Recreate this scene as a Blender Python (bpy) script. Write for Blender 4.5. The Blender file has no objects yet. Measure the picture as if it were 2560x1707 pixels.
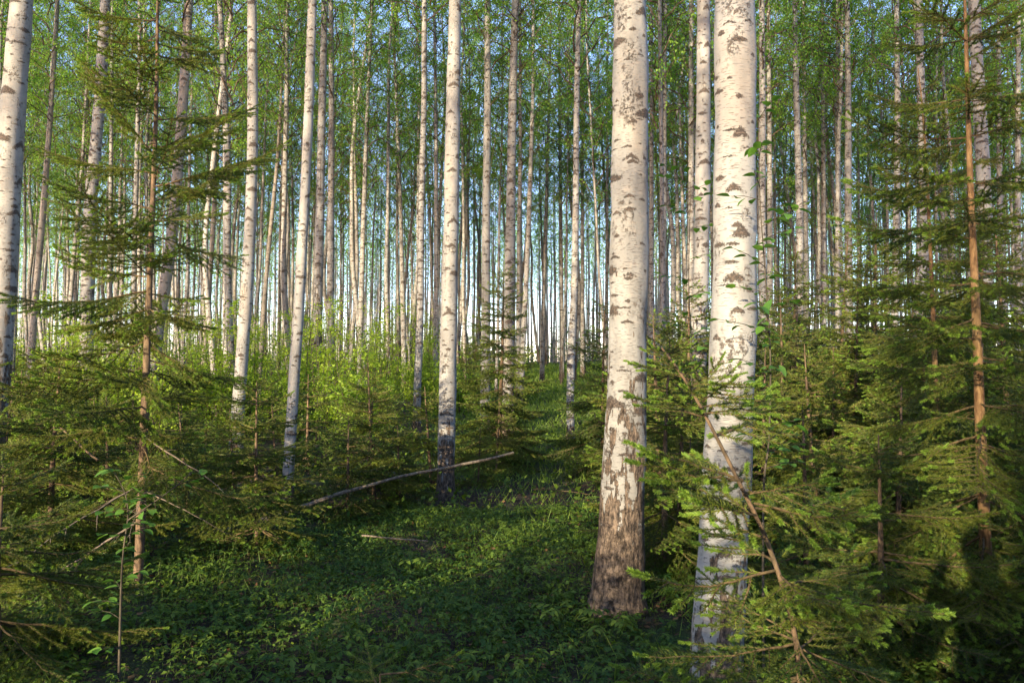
import bpy, math, random
import numpy as np
from mathutils import Vector, Matrix, Euler
R = math.radians
random.seed(11)
rng = np.random.default_rng(11)
S = bpy.context.scene
COL = S.collection

# ------------------------------------------------------------------ camera, sky, sun, exposure
PITCH = R(2.5); CAMH = 1.6; FPX = 1991.1          # FPX: focal length in pixels of the 2560 px wide photograph
cam = bpy.data.cameras.new('camera'); cam.lens = 28; cam.sensor_width = 36
cam.clip_start = 0.08; cam.clip_end = 3000
cam_o = bpy.data.objects.new('camera', cam); COL.objects.link(cam_o)
cam_o.location = (0, 0, CAMH); cam_o.rotation_euler = (R(90) + PITCH, 0, 0)
S.camera = cam_o
SUN_EL = R(10.5); SUN_AZ = R(29)                  # azimuth: behind the viewer, this far to the left
sdir = Vector((-math.sin(SUN_AZ) * math.cos(SUN_EL), -math.cos(SUN_AZ) * math.cos(SUN_EL), math.sin(SUN_EL)))
w = bpy.data.worlds.new('World'); S.world = w; w.use_nodes = True
nt = w.node_tree; nt.nodes.clear()
sky = nt.nodes.new('ShaderNodeTexSky'); sky.sky_type = 'NISHITA'; sky.sun_disc = False
sky.sun_elevation = SUN_EL; sky.sun_rotation = math.atan2(sdir.x, sdir.y)
sky.air_density = 1.0; sky.dust_density = .6; sky.ozone_density = 3.0
bg = nt.nodes.new('ShaderNodeBackground'); bg.inputs[1].default_value = 0.15
ow = nt.nodes.new('ShaderNodeOutputWorld')
wb = nt.nodes.new('ShaderNodeMix'); wb.data_type = 'RGBA'; wb.blend_type = 'MULTIPLY'; wb.inputs[0].default_value = 1
wb.inputs[7].default_value = (1.24, 1.0, 1.06, 1)      # white balance of the photograph: a paler, more lilac sky
nt.links.new(sky.outputs[0], wb.inputs[6]); nt.links.new(wb.outputs[2], bg.inputs[0]); nt.links.new(bg.outputs[0], ow.inputs[0])
sl = bpy.data.lights.new('sun', 'SUN'); sl.energy = 3.6; sl.angle = R(0.5); sl.color = (1.0, 0.81, 0.55)
so = bpy.data.objects.new('sun', sl); COL.objects.link(so)
so.rotation_euler = sdir.to_track_quat('Z', 'Y').to_euler(); so.location = (-40, -70, 30)
S.view_settings.view_transform = 'Standard'; S.view_settings.look = 'None'
S.view_settings.exposure = 1.95; S.view_settings.gamma = 1.0

# ------------------------------------------------------------------ helpers
def ground_h(x, y):
    x = np.asarray(x, float); y = np.asarray(y, float)
    t = np.clip((y - 9) / 56, 0, 1); s = t * t * (3 - 2 * t)
    h = 2.75 * s
    b = 0.05 * np.sin(x * 1.1 + 0.6) * np.cos(y * 0.8) + 0.03 * np.sin(x * 2.7 + y * 1.9)
    side = 0.10 * np.clip((np.abs(x - pathx(y)) - 1.2) / 1.5, 0, 1)
    return h + b + side
def pathx(y):
    y = np.asarray(y, float)
    return -0.35 + 0.045 * y
def gh(x, y): return float(ground_h(x, y))
def at(xs, ys, D):
    """the point at depth D metres seen at pixel (xs, ys) of the 2560 px photograph"""
    u = (xs - 1280) / FPX; v = (853.5 - ys) / FPX
    fy = math.cos(PITCH) - v * math.sin(PITCH); fz = math.sin(PITCH) + v * math.cos(PITCH)
    return Vector((u / fy * D, D, CAMH + fz / fy * D))

class MB:
    def __init__(s): s.V = []; s.F = []; s.M = []; s.T = []; s.U = []; s.n = 0
    def add(s, V, F, mat=0, tint=None, uv=None):
        V = np.asarray(V, float).reshape(-1, 3); F = np.asarray(F, int)
        if len(F) == 0: return
        s.V.append(V); s.F.append(F + s.n); s.n += len(V)
        s.M.append(np.full(len(F), mat, int) if np.isscalar(mat) else np.asarray(mat, int))
        s.T.append(np.full(len(F), .5) if tint is None else np.broadcast_to(np.asarray(tint, float), (len(F),)))
        s.U.append(np.zeros((F.size, 2)) if uv is None else np.asarray(uv, float).reshape(-1, 2))
    def mesh(s, name, mats, smooth=True):
        V = np.concatenate(s.V).astype(np.float32)
        me = bpy.data.meshes.new(name)
        nl = sum(f.size for f in s.F); nf = sum(len(f) for f in s.F)
        me.vertices.add(len(V)); me.loops.add(nl); me.polygons.add(nf)
        me.vertices.foreach_set('co', V.ravel())
        me.loops.foreach_set('vertex_index', np.concatenate([f.ravel() for f in s.F]).astype(np.int32))
        tot = np.concatenate([np.full(len(f), f.shape[1]) for f in s.F])
        st = np.concatenate([[0], np.cumsum(tot)[:-1]]).astype(np.int32)
        me.polygons.foreach_set('loop_start', st)
        me.polygons.foreach_set('material_index', np.concatenate(s.M).astype(np.int32))
        me.polygons.foreach_set('use_smooth', np.full(nf, smooth))
        uvl = me.uv_layers.new(name='UVMap')
        uvl.data.foreach_set('uv', np.concatenate(s.U).astype(np.float32).ravel())
        a = me.attributes.new('tint', 'FLOAT', 'FACE'); a.data.foreach_set('value', np.concatenate(s.T).astype(np.float32))
        me.update(calc_edges=True); me.validate()
        for m in mats: me.materials.append(m)
        return me
    def build(s, name, mats, parent=None, smooth=True):
        o = bpy.data.objects.new(name, s.mesh(name, mats, smooth)); COL.objects.link(o)
        if parent: o.parent = parent
        return o

def obj(name, me, parent=None, loc=None, rot=None, sc=None):
    o = bpy.data.objects.new(name, me); COL.objects.link(o)
    if parent: o.parent = parent
    if loc is not None: o.location = loc
    if rot is not None: o.rotation_euler = rot
    if sc is not None: o.scale = sc if hasattr(sc, '__len__') else (sc, sc, sc)
    return o
def root(name, label, cat, loc, group=None, rot=None, sc=None):
    o = obj(name, None, None, loc, rot, sc); o.empty_display_size = .2
    o['label'] = label; o['category'] = cat
    if group: o['group'] = group
    return o
def tag(o, label, cat, group=None):
    o['label'] = label; o['category'] = cat
    if group: o['group'] = group
    return o
def nrm(a): return a / (np.linalg.norm(a, axis=-1, keepdims=True) + 1e-9)
def tube(P, r, n=8, noise=0.0, vs0=0.0, seed=0):
    P = np.asarray(P, float); m = len(P); r = np.broadcast_to(np.asarray(r, float), (m,))
    T = nrm(np.gradient(P, axis=0))
    ref = np.array([0, 1.0, 0]) if abs(T[0][1]) < .8 else np.array([0, 0, 1.0])
    A = nrm(ref - (T @ ref)[:, None] * T); B = np.cross(T, A)
    th = np.linspace(0, 2 * np.pi, n, endpoint=False)
    rr = r[:, None] * np.ones((1, n))
    if noise:
        ln = np.concatenate([[0], np.cumsum(np.linalg.norm(np.diff(P, axis=0), axis=1))])[:, None]
        rr = rr * (1 + noise * (np.sin(2 * th + ln * 2.1 + seed) * .5 + np.sin(3 * th - ln * 5.3 + seed * 2) * .35 + np.sin(5 * th + ln * 11 + seed) * .15 + np.sin(ln * 9 + seed) * .4))
        if n >= 24:
            gq = np.random.default_rng(seed + 900); nf = gq.normal(size=(m, n))
            for _ in range(3): nf = (nf + np.roll(nf, 1, 1) + np.roll(nf, -1, 1) + np.roll(nf, 1, 0) + np.roll(nf, -1, 0)) / 5
            rr = rr * (1 + .045 * nf)
    V = P[:, None, :] + rr[..., None] * (np.cos(th)[None, :, None] * A[:, None, :] + np.sin(th)[None, :, None] * B[:, None, :])
    i = np.arange(m - 1)[:, None]; j = np.arange(n)[None, :]; k = (j + 1) % n
    F = np.stack([i * n + j, i * n + k, (i + 1) * n + k, (i + 1) * n + j], -1).reshape(-1, 4)
    L = np.concatenate([[0], np.cumsum(np.linalg.norm(np.diff(P, axis=0), axis=1))]) + vs0
    circ = 2 * np.pi * max(float(np.mean(r[: max(2, m // 2)])), 1e-4)
    u0 = (j / n) * circ + 0 * i; u1 = ((j + 1) / n) * circ + 0 * i
    v0 = L[:-1][:, None] + 0 * j; v1 = L[1:][:, None] + 0 * j
    uv = np.stack([np.stack([u0, v0], -1), np.stack([u1, v0], -1), np.stack([u1, v1], -1), np.stack([u0, v1], -1)], 2).reshape(-1, 2)
    return V.reshape(-1, 3), F, uv
def randdir(n, g=rng):
    return nrm(g.normal(size=(n, 3)))
def diamonds(P, D, S_, L, W, bend=None):
    """leaf-shaped quads: base P, direction D, side S_"""
    L = np.asarray(L).reshape(-1, 1) if not np.isscalar(L) else L; W = np.asarray(W).reshape(-1, 1) if not np.isscalar(W) else W
    mid = P + D * L * .45
    tip = P + D * L
    if bend is not None: tip = tip + bend
    V = np.stack([P, mid + S_ * W * .5, tip, mid - S_ * W * .5], 1).reshape(-1, 3)
    n = len(P); F = np.arange(n * 4).reshape(n, 4)
    return V, F
def smoothpath(pts, step):
    """Catmull-Rom through 3-D points"""
    P = [np.array(p, float) for p in pts]
    P = [2 * P[0] - P[1]] + P + [2 * P[-1] - P[-2]]
    out = []
    for a, b, c, d in zip(P[:-3], P[1:-2], P[2:-1], P[3:]):
        n = max(2, int(np.linalg.norm(c - b) / step))
        t = np.linspace(0, 1, n, endpoint=False)[:, None]
        out.append(.5 * ((2 * b) + (-a + c) * t + (2 * a - 5 * b + 4 * c - d) * t ** 2 + (-a + 3 * b - 3 * c + d) * t ** 3))
    out.append(P[-2][None])
    return np.concatenate(out)

# ------------------------------------------------------------------ materials
class NT:
    def __init__(s, name):
        s.m = bpy.data.materials.new(name); s.m.use_nodes = True; s.t = s.m.node_tree; s.t.nodes.clear()
        s.out = s.n('ShaderNodeOutputMaterial')
    def n(s, ty, **k):
        a = s.t.nodes.new(ty)
        for q, v in k.items(): setattr(a, q, v)
        return a
    def l(s, a, b): s.t.links.new(a, b)
    def put(s, sock, v):
        if hasattr(v, 'links') or isinstance(v, bpy.types.NodeSocket): s.l(v, sock)
        else: sock.default_value = v
    def math(s, op, a, b=0.0, c=0.0, clamp=False):
        x = s.n('ShaderNodeMath', operation=op); x.use_clamp = clamp
        s.put(x.inputs[0], a); s.put(x.inputs[1], b); s.put(x.inputs[2], c); return x.outputs[0]
    def mix(s, f, a, b):
        x = s.n('ShaderNodeMix', data_type='RGBA'); s.put(x.inputs[0], f)
        s.put(x.inputs[6], a if not isinstance(a, tuple) else (*a, 1)); s.put(x.inputs[7], b if not isinstance(b, tuple) else (*b, 1)); return x.outputs[2]
    def rng_(s, v, a, b, c=0., d=1., smooth=True):
        x = s.n('ShaderNodeMapRange'); x.interpolation_type = 'SMOOTHSTEP' if smooth else 'LINEAR'
        s.put(x.inputs[0], v); s.put(x.inputs[1], a); s.put(x.inputs[2], b); s.put(x.inputs[3], c); s.put(x.inputs[4], d); return x.outputs[0]
    def noise(s, vec, scale=1., detail=3., rough=.55):
        x = s.n('ShaderNodeTexNoise'); s.l(vec, x.inputs['Vector']); s.put(x.inputs['Scale'], scale); s.put(x.inputs['Detail'], detail); s.put(x.inputs['Roughness'], rough); return x.outputs[0]
    def vmul(s, vec, t):
        x = s.n('ShaderNodeVectorMath', operation='MULTIPLY'); s.l(vec, x.inputs[0]); x.inputs[1].default_value = t; return x.outputs[0]

def bark_birch(name, white=(.30, .30, .28), grey=(.185, .183, .172), dark=1.0, marks=1.0, extra=False):
    k = NT(name)
    uv = k.n('ShaderNodeUVMap').outputs[0]
    oi = k.n('ShaderNodeObjectInfo')
    off = k.n('ShaderNodeCombineXYZ'); k.l(k.math('MULTIPLY', oi.outputs['Random'], 37.), off.inputs[0]); k.l(k.math('MULTIPLY', oi.outputs['Random'], 91.), off.inputs[1])
    ad = k.n('ShaderNodeVectorMath', operation='ADD'); k.l(uv, ad.inputs[0]); k.l(off.outputs[0], ad.inputs[1]); q = ad.outputs[0]
    sx = k.n('ShaderNodeSeparateXYZ'); k.l(uv, sx.inputs[0]); v = sx.outputs[1]
    # broad tone
    n1 = k.noise(k.vmul(q, (3.5, 1.6, 1)), 1, 4, .6)
    n2 = k.noise(k.vmul(q, (7, 22, 1)), 1, 4, .65)
    base = k.mix(k.rng_(n1, .35, .72), white, grey)
    base = k.mix(k.rng_(n2, .52, .75, 0, .45), base, (.42, .36, .30))
    base = k.mix(k.rng_(k.noise(k.vmul(q, (2.2, .9, 1)), 1, 2), .55, .8, 0, .5), base, (.36, .30, .22))
    # lenticels: short thin level strokes
    ln = k.noise(k.vmul(q, (26, 210, 1)), 1, 1.5, .5)
    zone = k.rng_(k.noise(k.vmul(q, (4, 5, 1)), 1, 2), .35, .6, .25, 1.)
    len_m = k.math('MULTIPLY', k.rng_(ln, .61, .70), zone)
    base = k.mix(k.math('MULTIPLY', len_m, .75), base, (.20, .15, .12))
    # chevron scars
    def scars(su, sv, wid, th, pres, amp, slope, seed):
        nz = k.n('ShaderNodeTexNoise'); k.l(k.vmul(q, (30, 38, 1)), nz.inputs['Vector']); nz.inputs['Detail'].default_value = 4; nz.inputs['Roughness'].default_value = .7
        sub = k.n('ShaderNodeVectorMath', operation='SUBTRACT'); k.l(nz.outputs[1], sub.inputs[0]); sub.inputs[1].default_value = (.5, .5, .5)
        mu = k.n('ShaderNodeVectorMath', operation='SCALE'); k.l(sub.outputs[0], mu.inputs[0]); mu.inputs[3].default_value = amp
        ws = k.n('ShaderNodeVectorMath', operation='ADD'); k.l(q, ws.inputs[0]); k.l(mu.outputs[0], ws.inputs[1])
        sc = k.n('ShaderNodeVectorMath', operation='MULTIPLY_ADD'); k.l(ws.outputs[0], sc.inputs[0]); sc.inputs[1].default_value = (su, sv, 0); sc.inputs[2].default_value = (seed, seed * 1.7, 0)
        vo = k.n('ShaderNodeTexVoronoi'); vo.voronoi_dimensions = '2D'; vo.inputs['Scale'].default_value = 1; vo.inputs['Randomness'].default_value = 1.
        k.l(sc.outputs[0], vo.inputs['Vector'])
        d = k.n('ShaderNodeVectorMath', operation='SUBTRACT'); k.l(sc.outputs[0], d.inputs[0]); k.l(vo.outputs['Position'], d.inputs[1])
        ds = k.n('ShaderNodeSeparateXYZ'); k.l(d.outputs[0], ds.inputs[0])
        cs = k.n('ShaderNodeSeparateColor'); k.l(vo.outputs['Color'], cs.inputs[0])
        du = k.math('ABSOLUTE', k.math('DIVIDE', ds.outputs[0], su)); dv = k.math('DIVIDE', ds.outputs[1], sv)
        c = k.math('ABSOLUTE', k.math('ADD', dv, k.math('MULTIPLY', du, k.math('MULTIPLY', k.math('MULTIPLY_ADD', cs.outputs[2], 2.6, -.3), slope))))
        size = k.math('ADD', .3, k.math('MULTIPLY', k.math('POWER', cs.outputs[1], 1.4), .95))
        W_ = k.math('MULTIPLY', size, wid); TH = k.math('MULTIPLY', k.math('MULTIPLY_ADD', cs.outputs[0], 1.6, .45), th)
        tap = k.math('SUBTRACT', 1., k.math('DIVIDE', du, W_), clamp=True)
        THt = k.math('MULTIPLY', TH, k.math('POWER', tap, .5))
        tooth = k.noise(k.vmul(q, (95, 34, 1)), 1, 3, .7)
        c = k.math('ADD', c, k.math('MULTIPLY', k.math('SUBTRACT', tooth, .47), .055 if wid > .05 else .018))
        m = k.math('MULTIPLY', k.rng_(k.math('SUBTRACT', THt, c), -.001, .004), k.math('MULTIPLY', k.math('LESS_THAN', cs.outputs[0], pres), k.rng_(vo.outputs['Distance'], .5, .36)))
        return m
    a = scars(4.4, 3.9, .105, .030, .62 * marks, .05, .35, 0.)
    b = scars(11., 9., .04, .012, .6 * marks, .03, .2, 3.3)
    scar = k.math('MAXIMUM', a, b)
    if extra: scar = k.math('MAXIMUM', scar, scars(3.6, 5.2, .16, .017, .8, .04, .3, 7.7))
    blot = k.math('MULTIPLY', k.rng_(k.noise(k.vmul(q, (6, 3.4, 1)), 1, 3, .6), .54, .62), k.rng_(k.noise(k.vmul(q, (48, 30, 1)), 1, 4, .75), .5, .58))
    scar = k.math('MAXIMUM', scar, k.math('MULTIPLY', blot, .85))
    brk = k.noise(k.vmul(q, (60, 90, 1)), 1, 3, .7)
    dcol = k.mix(k.rng_(brk, .35, .7), (.03, .025, .02), (.19, .15, .12))
    base = k.mix(k.math('MULTIPLY', scar, k.rng_(brk, .25, .5, .55, 1.)), base, dcol)
    # furrowed foot
    at_ = k.n('ShaderNodeAttribute'); at_.attribute_type = 'OBJECT'; at_.attribute_name = 'rough_h'
    rh = k.math('MAXIMUM', at_.outputs['Fac'], .35)
    fur = k.noise(k.vmul(q, (24, 5.5, 1)), 1, 5, .62)
    fur2 = k.noise(k.vmul(q, (9, 2.2, 1)), 1, 3, .5)
    f = k.math('ADD', k.math('MULTIPLY', fur, .6), k.math('MULTIPLY', fur2, .4))
    f = k.math('MULTIPLY_ADD', k.math('SUBTRACT', f, .5), 1.9, .5); hgt = k.math('DIVIDE', v, rh)
    thr = k.math('ADD', k.rng_(hgt, 0.0, .75, .20, .60, False), k.rng_(hgt, .75, 1.5, 0., .2, False))
    rough = k.rng_(k.math('SUBTRACT', f, thr), -.008, .016)
    rc = k.mix(k.rng_(k.noise(k.vmul(q, (55, 14, 1)), 1, 4, .7), .35, .68), (.028, .022, .017), (.22, .165, .12))
    base = k.mix(rough, base, rc)
    hs = k.n('ShaderNodeHueSaturation'); hs.inputs['Saturation'].default_value = 1; k.l(base, hs.inputs['Color'])
    k.l(k.math('MULTIPLY', k.rng_(oi.outputs['Random'], 0, 1, .78, 1.05, False), dark), hs.inputs['Value'])
    bs = k.n('ShaderNodeBsdfPrincipled'); k.l(hs.outputs[0], bs.inputs['Base Color']); bs.inputs['Roughness'].default_value = .62
    bs.inputs['Specular IOR Level'].default_value = .25
    hh = k.math('ADD', k.math('MULTIPLY', scar, k.math('SUBTRACT', brk, .2)), k.math('MULTIPLY', rough, k.math('ADD', k.math('MULTIPLY', f, -2.), 2.2)))
    hh = k.math('ADD', hh, k.math('MULTIPLY', n2, .25)); hh = k.math('SUBTRACT', hh, k.math('MULTIPLY', len_m, .25))
    bp = k.n('ShaderNodeBump'); bp.inputs['Strength'].default_value = 1.; bp.inputs['Distance'].default_value = .018; k.l(hh, bp.inputs['Height']); k.l(bp.outputs[0], bs.inputs['Normal'])
    k.l(bs.outputs[0], k.out.inputs[0])
    return k.m
def bark_plain(name, c1, c2, su=40, sv=12):
    k = NT(name); q = k.n('ShaderNodeTexCoord').outputs['Object']
    n = k.noise(k.vmul(q, (su, su, sv)), 1, 4, .65); n2 = k.noise(k.vmul(q, (3, 3, 2)), 1, 2)
    c = k.mix(k.rng_(n, .35, .68), c1, c2); c = k.mix(k.rng_(n2, .45, .7, 0, .4), c, (c2[0] * .8, c2[1] * .95, c2[2] * .9))
    bs = k.n('ShaderNodeBsdfPrincipled'); k.l(c, bs.inputs['Base Color']); bs.inputs['Roughness'].default_value = .8; bs.inputs['Specular IOR Level'].default_value = .15
    bp = k.n('ShaderNodeBump'); bp.inputs['Strength'].default_value = .7; bp.inputs['Distance'].default_value = .004; k.l(n, bp.inputs['Height']); k.l(bp.outputs[0], bs.inputs['Normal'])
    k.l(bs.outputs[0], k.out.inputs[0]); return k.m
def leafmat(name, a, b, trans=.4, tcol=None, rough=.5, spec=.3, objvar=.3):
    k = NT(name)
    t = k.n('ShaderNodeAttribute'); t.attribute_name = 'tint'; oi = k.n('ShaderNodeObjectInfo')
    f = k.math('ADD', t.outputs['Fac'], k.math('MULTIPLY', k.math('SUBTRACT', oi.outputs['Random'], .5), objvar), clamp=True)
    c = k.mix(f, a, b)
    bs = k.n('ShaderNodeBsdfPrincipled'); k.l(c, bs.inputs['Base Color']); bs.inputs['Roughness'].default_value = rough; bs.inputs['Specular IOR Level'].default_value = spec
    tr = k.n('ShaderNodeBsdfTranslucent')
    hs = k.n('ShaderNodeHueSaturation'); hs.inputs['Hue'].default_value = .485; hs.inputs['Saturation'].default_value = 1.1; hs.inputs['Value'].default_value = 1.5; k.l(c, hs.inputs['Color']); k.l(hs.outputs[0], tr.inputs[0])
    mx = k.n('ShaderNodeMixShader'); mx.inputs[0].default_value = trans; k.l(bs.outputs[0], mx.inputs[1]); k.l(tr.outputs[0], mx.inputs[2])
    k.l(mx.outputs[0], k.out.inputs[0]); return k.m

M_BIRCH = bark_birch('birch_bark')
M_BIRCHFAR = bark_birch('banded_birch_bark', marks=1.3, extra=True)
M_BIRCHDK = bark_birch('shaded_grey_bark', white=(.33, .30, .25), grey=(.19, .17, .14), marks=1.1)
M_SPRBARK = bark_plain('spruce_bark', (.05, .036, .025), (.19, .13, .08))
M_SPRORANGE = bark_plain('orange_spruce_bark', (.10, .055, .028), (.30, .19, .09))
M_SPRTWIG = bark_plain('spruce_twig_bark', (.05, .04, .022), (.14, .10, .05))
M_DEAD = bark_plain('dead_wood', (.08, .065, .05), (.22, .18, .14))
M_TWIG = bark_plain('birch_twig_bark', (.05, .035, .025), (.13, .095, .07))
M_SAPL = bark_plain('sapling_bark', (.035, .03, .022), (.10, .085, .06))
M_LEAF = leafmat('birch_leaf', (.05, .18, .035), (.27, .45, .06), .55)
M_NEEDLE = leafmat('spruce_needle', (.020, .058, .014), (.18, .21, .028), .26, objvar=.5)
M_TIP = leafmat('spruce_new_growth', (.10, .19, .03), (.24, .36, .05), .35)
M_SHRUB = leafmat('shrub_leaf', (.15, .28, .03), (.36, .47, .06), .5)
M_HERB = leafmat('herb_leaf', (.032, .085, .014), (.14, .215, .026), .35)
M_SAPLEAF = leafmat('sapling_leaf', (.04, .13, .02), (.13, .27, .04), .4)
M_GRASS = leafmat('grass_blade', (.06, .14, .02), (.20, .29, .05), .35)
M_LITTER = leafmat('leaf_litter', (.07, .038, .02), (.26, .14, .06), .1)

# ------------------------------------------------------------------ ground
def build_ground():
    ys = np.concatenate([np.arange(-14, 14, .16), np.arange(14, 40, .6), np.arange(40, 110, 3), [130, 180, 300, 600, 1200]])
    xs = np.concatenate([[-1200, -500, -200, -120], np.arange(-90, -14, 4), np.arange(-14, 14, .16), np.arange(14, 91, 4), [120, 200, 500, 1200]])
    X, Y = np.meshgrid(xs, ys); Z = ground_h(X, Y)
    near = (np.abs(X) < 14) & (Y < 16)
    Z = Z + near * (.018 * np.sin(X * 9.1 + Y * 4) * np.sin(Y * 8.3 - X * 3) + .012 * np.sin(X * 21) * np.sin(Y * 17 + X * 5))
    n = len(xs); m = len(ys); i = np.arange(m - 1)[:, None]; j = np.arange(n - 1)[None, :]
    F = np.stack([i * n + j, i * n + j + 1, (i + 1) * n + j + 1, (i + 1) * n + j], -1).reshape(-1, 4)
    k = NT('forest_floor'); q = k.n('ShaderNodeTexCoord').outputs['Object']
    a = k.noise(q, 9, 6, .7); b = k.noise(q, 1.1, 4, .6); c = k.noise(q, 45, 3, .7)
    col = k.mix(k.rng_(a, .35, .68), (.016, .010, .006), (.055, .034, .018))
    col = k.mix(k.rng_(c, .52, .72, 0, .6), col, (.11, .062, .03))
    col = k.mix(k.rng_(b, .46, .62, 0, .8), col, k.mix(a, (.02, .05, .01), (.06, .11, .02)))
    bs = k.n('ShaderNodeBsdfPrincipled'); k.l(col, bs.inputs['Base Color']); bs.inputs['Roughness'].default_value = .95
    bp = k.n('ShaderNodeBump'); bp.inputs['Distance'].default_value = .03; k.l(k.math('ADD', a, c), bp.inputs['Height']); k.l(bp.outputs[0], bs.inputs['Normal'])
    k.l(bs.outputs[0], k.out.inputs[0])
    mb = MB(); mb.add(np.stack([X, Y, Z], -1).reshape(-1, 3), F)
    o = mb.build('ground', [k.m]); o['kind'] = 'structure'
build_ground()

# ------------------------------------------------------------------ birch crowns (shared meshes)
def crown_mesh(seed, H=12.5, nb=46, leafsize=.058, dens=1.0, full=1.0):
    g = np.random.default_rng(seed); mb = MB(); LV = []; LT = []
    P0 = []; Dn = []
    for b in range(nb):
        t = (b + g.random()) / nb; z0 = H * (t ** .85) * .97
        az = b * 2.4 + g.normal() * .4; Lb = (2.3 * (1 - t) ** .55 + .35) * g.uniform(.7, 1.2)
        if t < .25: Lb *= .75 + t
        el = R(g.uniform(35, 62)); d = np.array([math.cos(az), math.sin(az), 0]); n = 8
        s = np.linspace(0, 1, n)[:, None]
        P = np.array([0, 0, z0]) + d * Lb * s * math.cos(el) + np.array([0, 0, 1.]) * (Lb * math.sin(el) * (s - .55 * s ** 2.2))
        P = P + np.cumsum(g.normal(size=(n, 3)) * .03 * Lb, axis=0)
        V, F, uv = tube(P, .016 * (1.15 - s[:, 0]) * (.6 + Lb * .3), 3); mb.add(V, F, 0)
        if t < .1 and g.random() < .4: continue
        ns = int(9 * dens * (.6 + Lb * .35))
        for q in range(ns):
            u = g.uniform(.25, 1); ii = u * (n - 1); i0 = int(min(ii, n - 2)); p = P[i0] + (P[i0 + 1] - P[i0]) * (ii - i0)
            sd = nrm(d * .6 + g.normal(size=3) * [.7, .7, .3]); Ls = g.uniform(.35, .95) * (.7 + .2 * Lb)
            ss = np.linspace(0, 1, 5)[:, None]
            Q = p + sd * Ls * .7 * ss + np.array([0, 0, -1.]) * Ls * .55 * ss ** 1.8
            V, F, uv = tube(Q, .0045, 3); mb.add(V, F, 0)
            m = int(30 * full); uu = g.uniform(.1, 1.05, m)[:, None]
            PP = p + sd * Ls * .7 * uu + np.array([0, 0, -1.]) * Ls * .55 * uu ** 1.8 + g.normal(size=(m, 3)) * .055
            P0.append(PP); Dn.append(np.full(m, g.random()))
    P = np.concatenate(P0); m = len(P)
    D = nrm(g.normal(size=(m, 3)) + [0, 0, -.7]); Sd = nrm(np.cross(D, randdir(m, g)))
    L = leafsize * g.uniform(.7, 1.25, m)
    V, F = diamonds(P, D, Sd, L, L * .82, )
    mb.add(V, F, 1, tint=np.clip(np.concatenate(Dn) * .5 + g.random(m) * .5, 0, 1))
    return mb.mesh('crown', [M_TWIG, M_LEAF])
CROWNS = [crown_mesh(100 + i, H=[12.5, 13, 11.5, 12, 13.5, 12][i], nb=[48, 56, 44, 60, 50, 52][i], dens=[1, 1.15, .9, 1.1, 1.2, 1][i], full=[.74, .5, .7, .48, .66, .56][i]) for i in range(6)]

def bare_twigs(mb, P, seed, z0=3.2, z1=9.5, n=13):
    g = np.random.default_rng(seed)
    for q in range(n):
        z = g.uniform(z0, z1); p = P[np.argmin(np.abs(P[:, 2] - z))]; az = g.uniform(0, 6.28); d = np.array([math.cos(az), math.sin(az), g.uniform(.4, 1.5)]); l = g.uniform(.25, 1.3)
        Q = np.array([p, p + d * l * .3, p + d * l * .6 + [0, 0, .08 * l], p + d * l * .85 + [0, 0, .3 * l]]) + np.vstack([np.zeros(3), g.normal(size=(3, 3)) * .04])
        V, F, _ = tube(Q, [.009, .006, .004, .0015], 3); mb.add(V, F, 1)
        if l > .6: e = Q[2]; V, F, _ = tube(np.array([e, e + [d[1] * .2, -d[0] * .2, .25]]), [.003, .001], 3); mb.add(V, F, 1)
TRUNKSC = []   # straight trunk prototypes of radius .09 at the foot, 20 m high
def trunk_path(g, H, wob):
    z = np.linspace(0, H, 34); n = len(z)
    x = wob * (np.sin(z * .35 + g.uniform(0, 6)) * .5 + np.sin(z * .8 + g.uniform(0, 6)) * .22 + np.sin(z*1.7+g.uniform(0,6))*.06); y = wob * np.sin(z * .4 + g.uniform(0, 6)) * .5
    x -= x[0]; y -= y[0]
    return np.stack([x, y, z], 1)
def taper(z, H): return np.clip(1 - z / H, .02, 1) ** .75 * (1 + .35 * np.exp(-z / .22))
for i in range(8):
    g = np.random.default_rng(500 + i); P = trunk_path(g, 20, [.12, .3, .2, .45, .1, .25, .5, .18][i])
    mb = MB(); V, F, uv = tube(P, .092 * taper(P[:, 2], 20.5), 10, .05, seed=i); mb.add(V, F, 0, uv=uv)
    bare_twigs(mb, P, 50 + i); TRUNKSC.append((mb.mesh('trunk', [M_BIRCHFAR, M_TWIG]), P))

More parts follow.
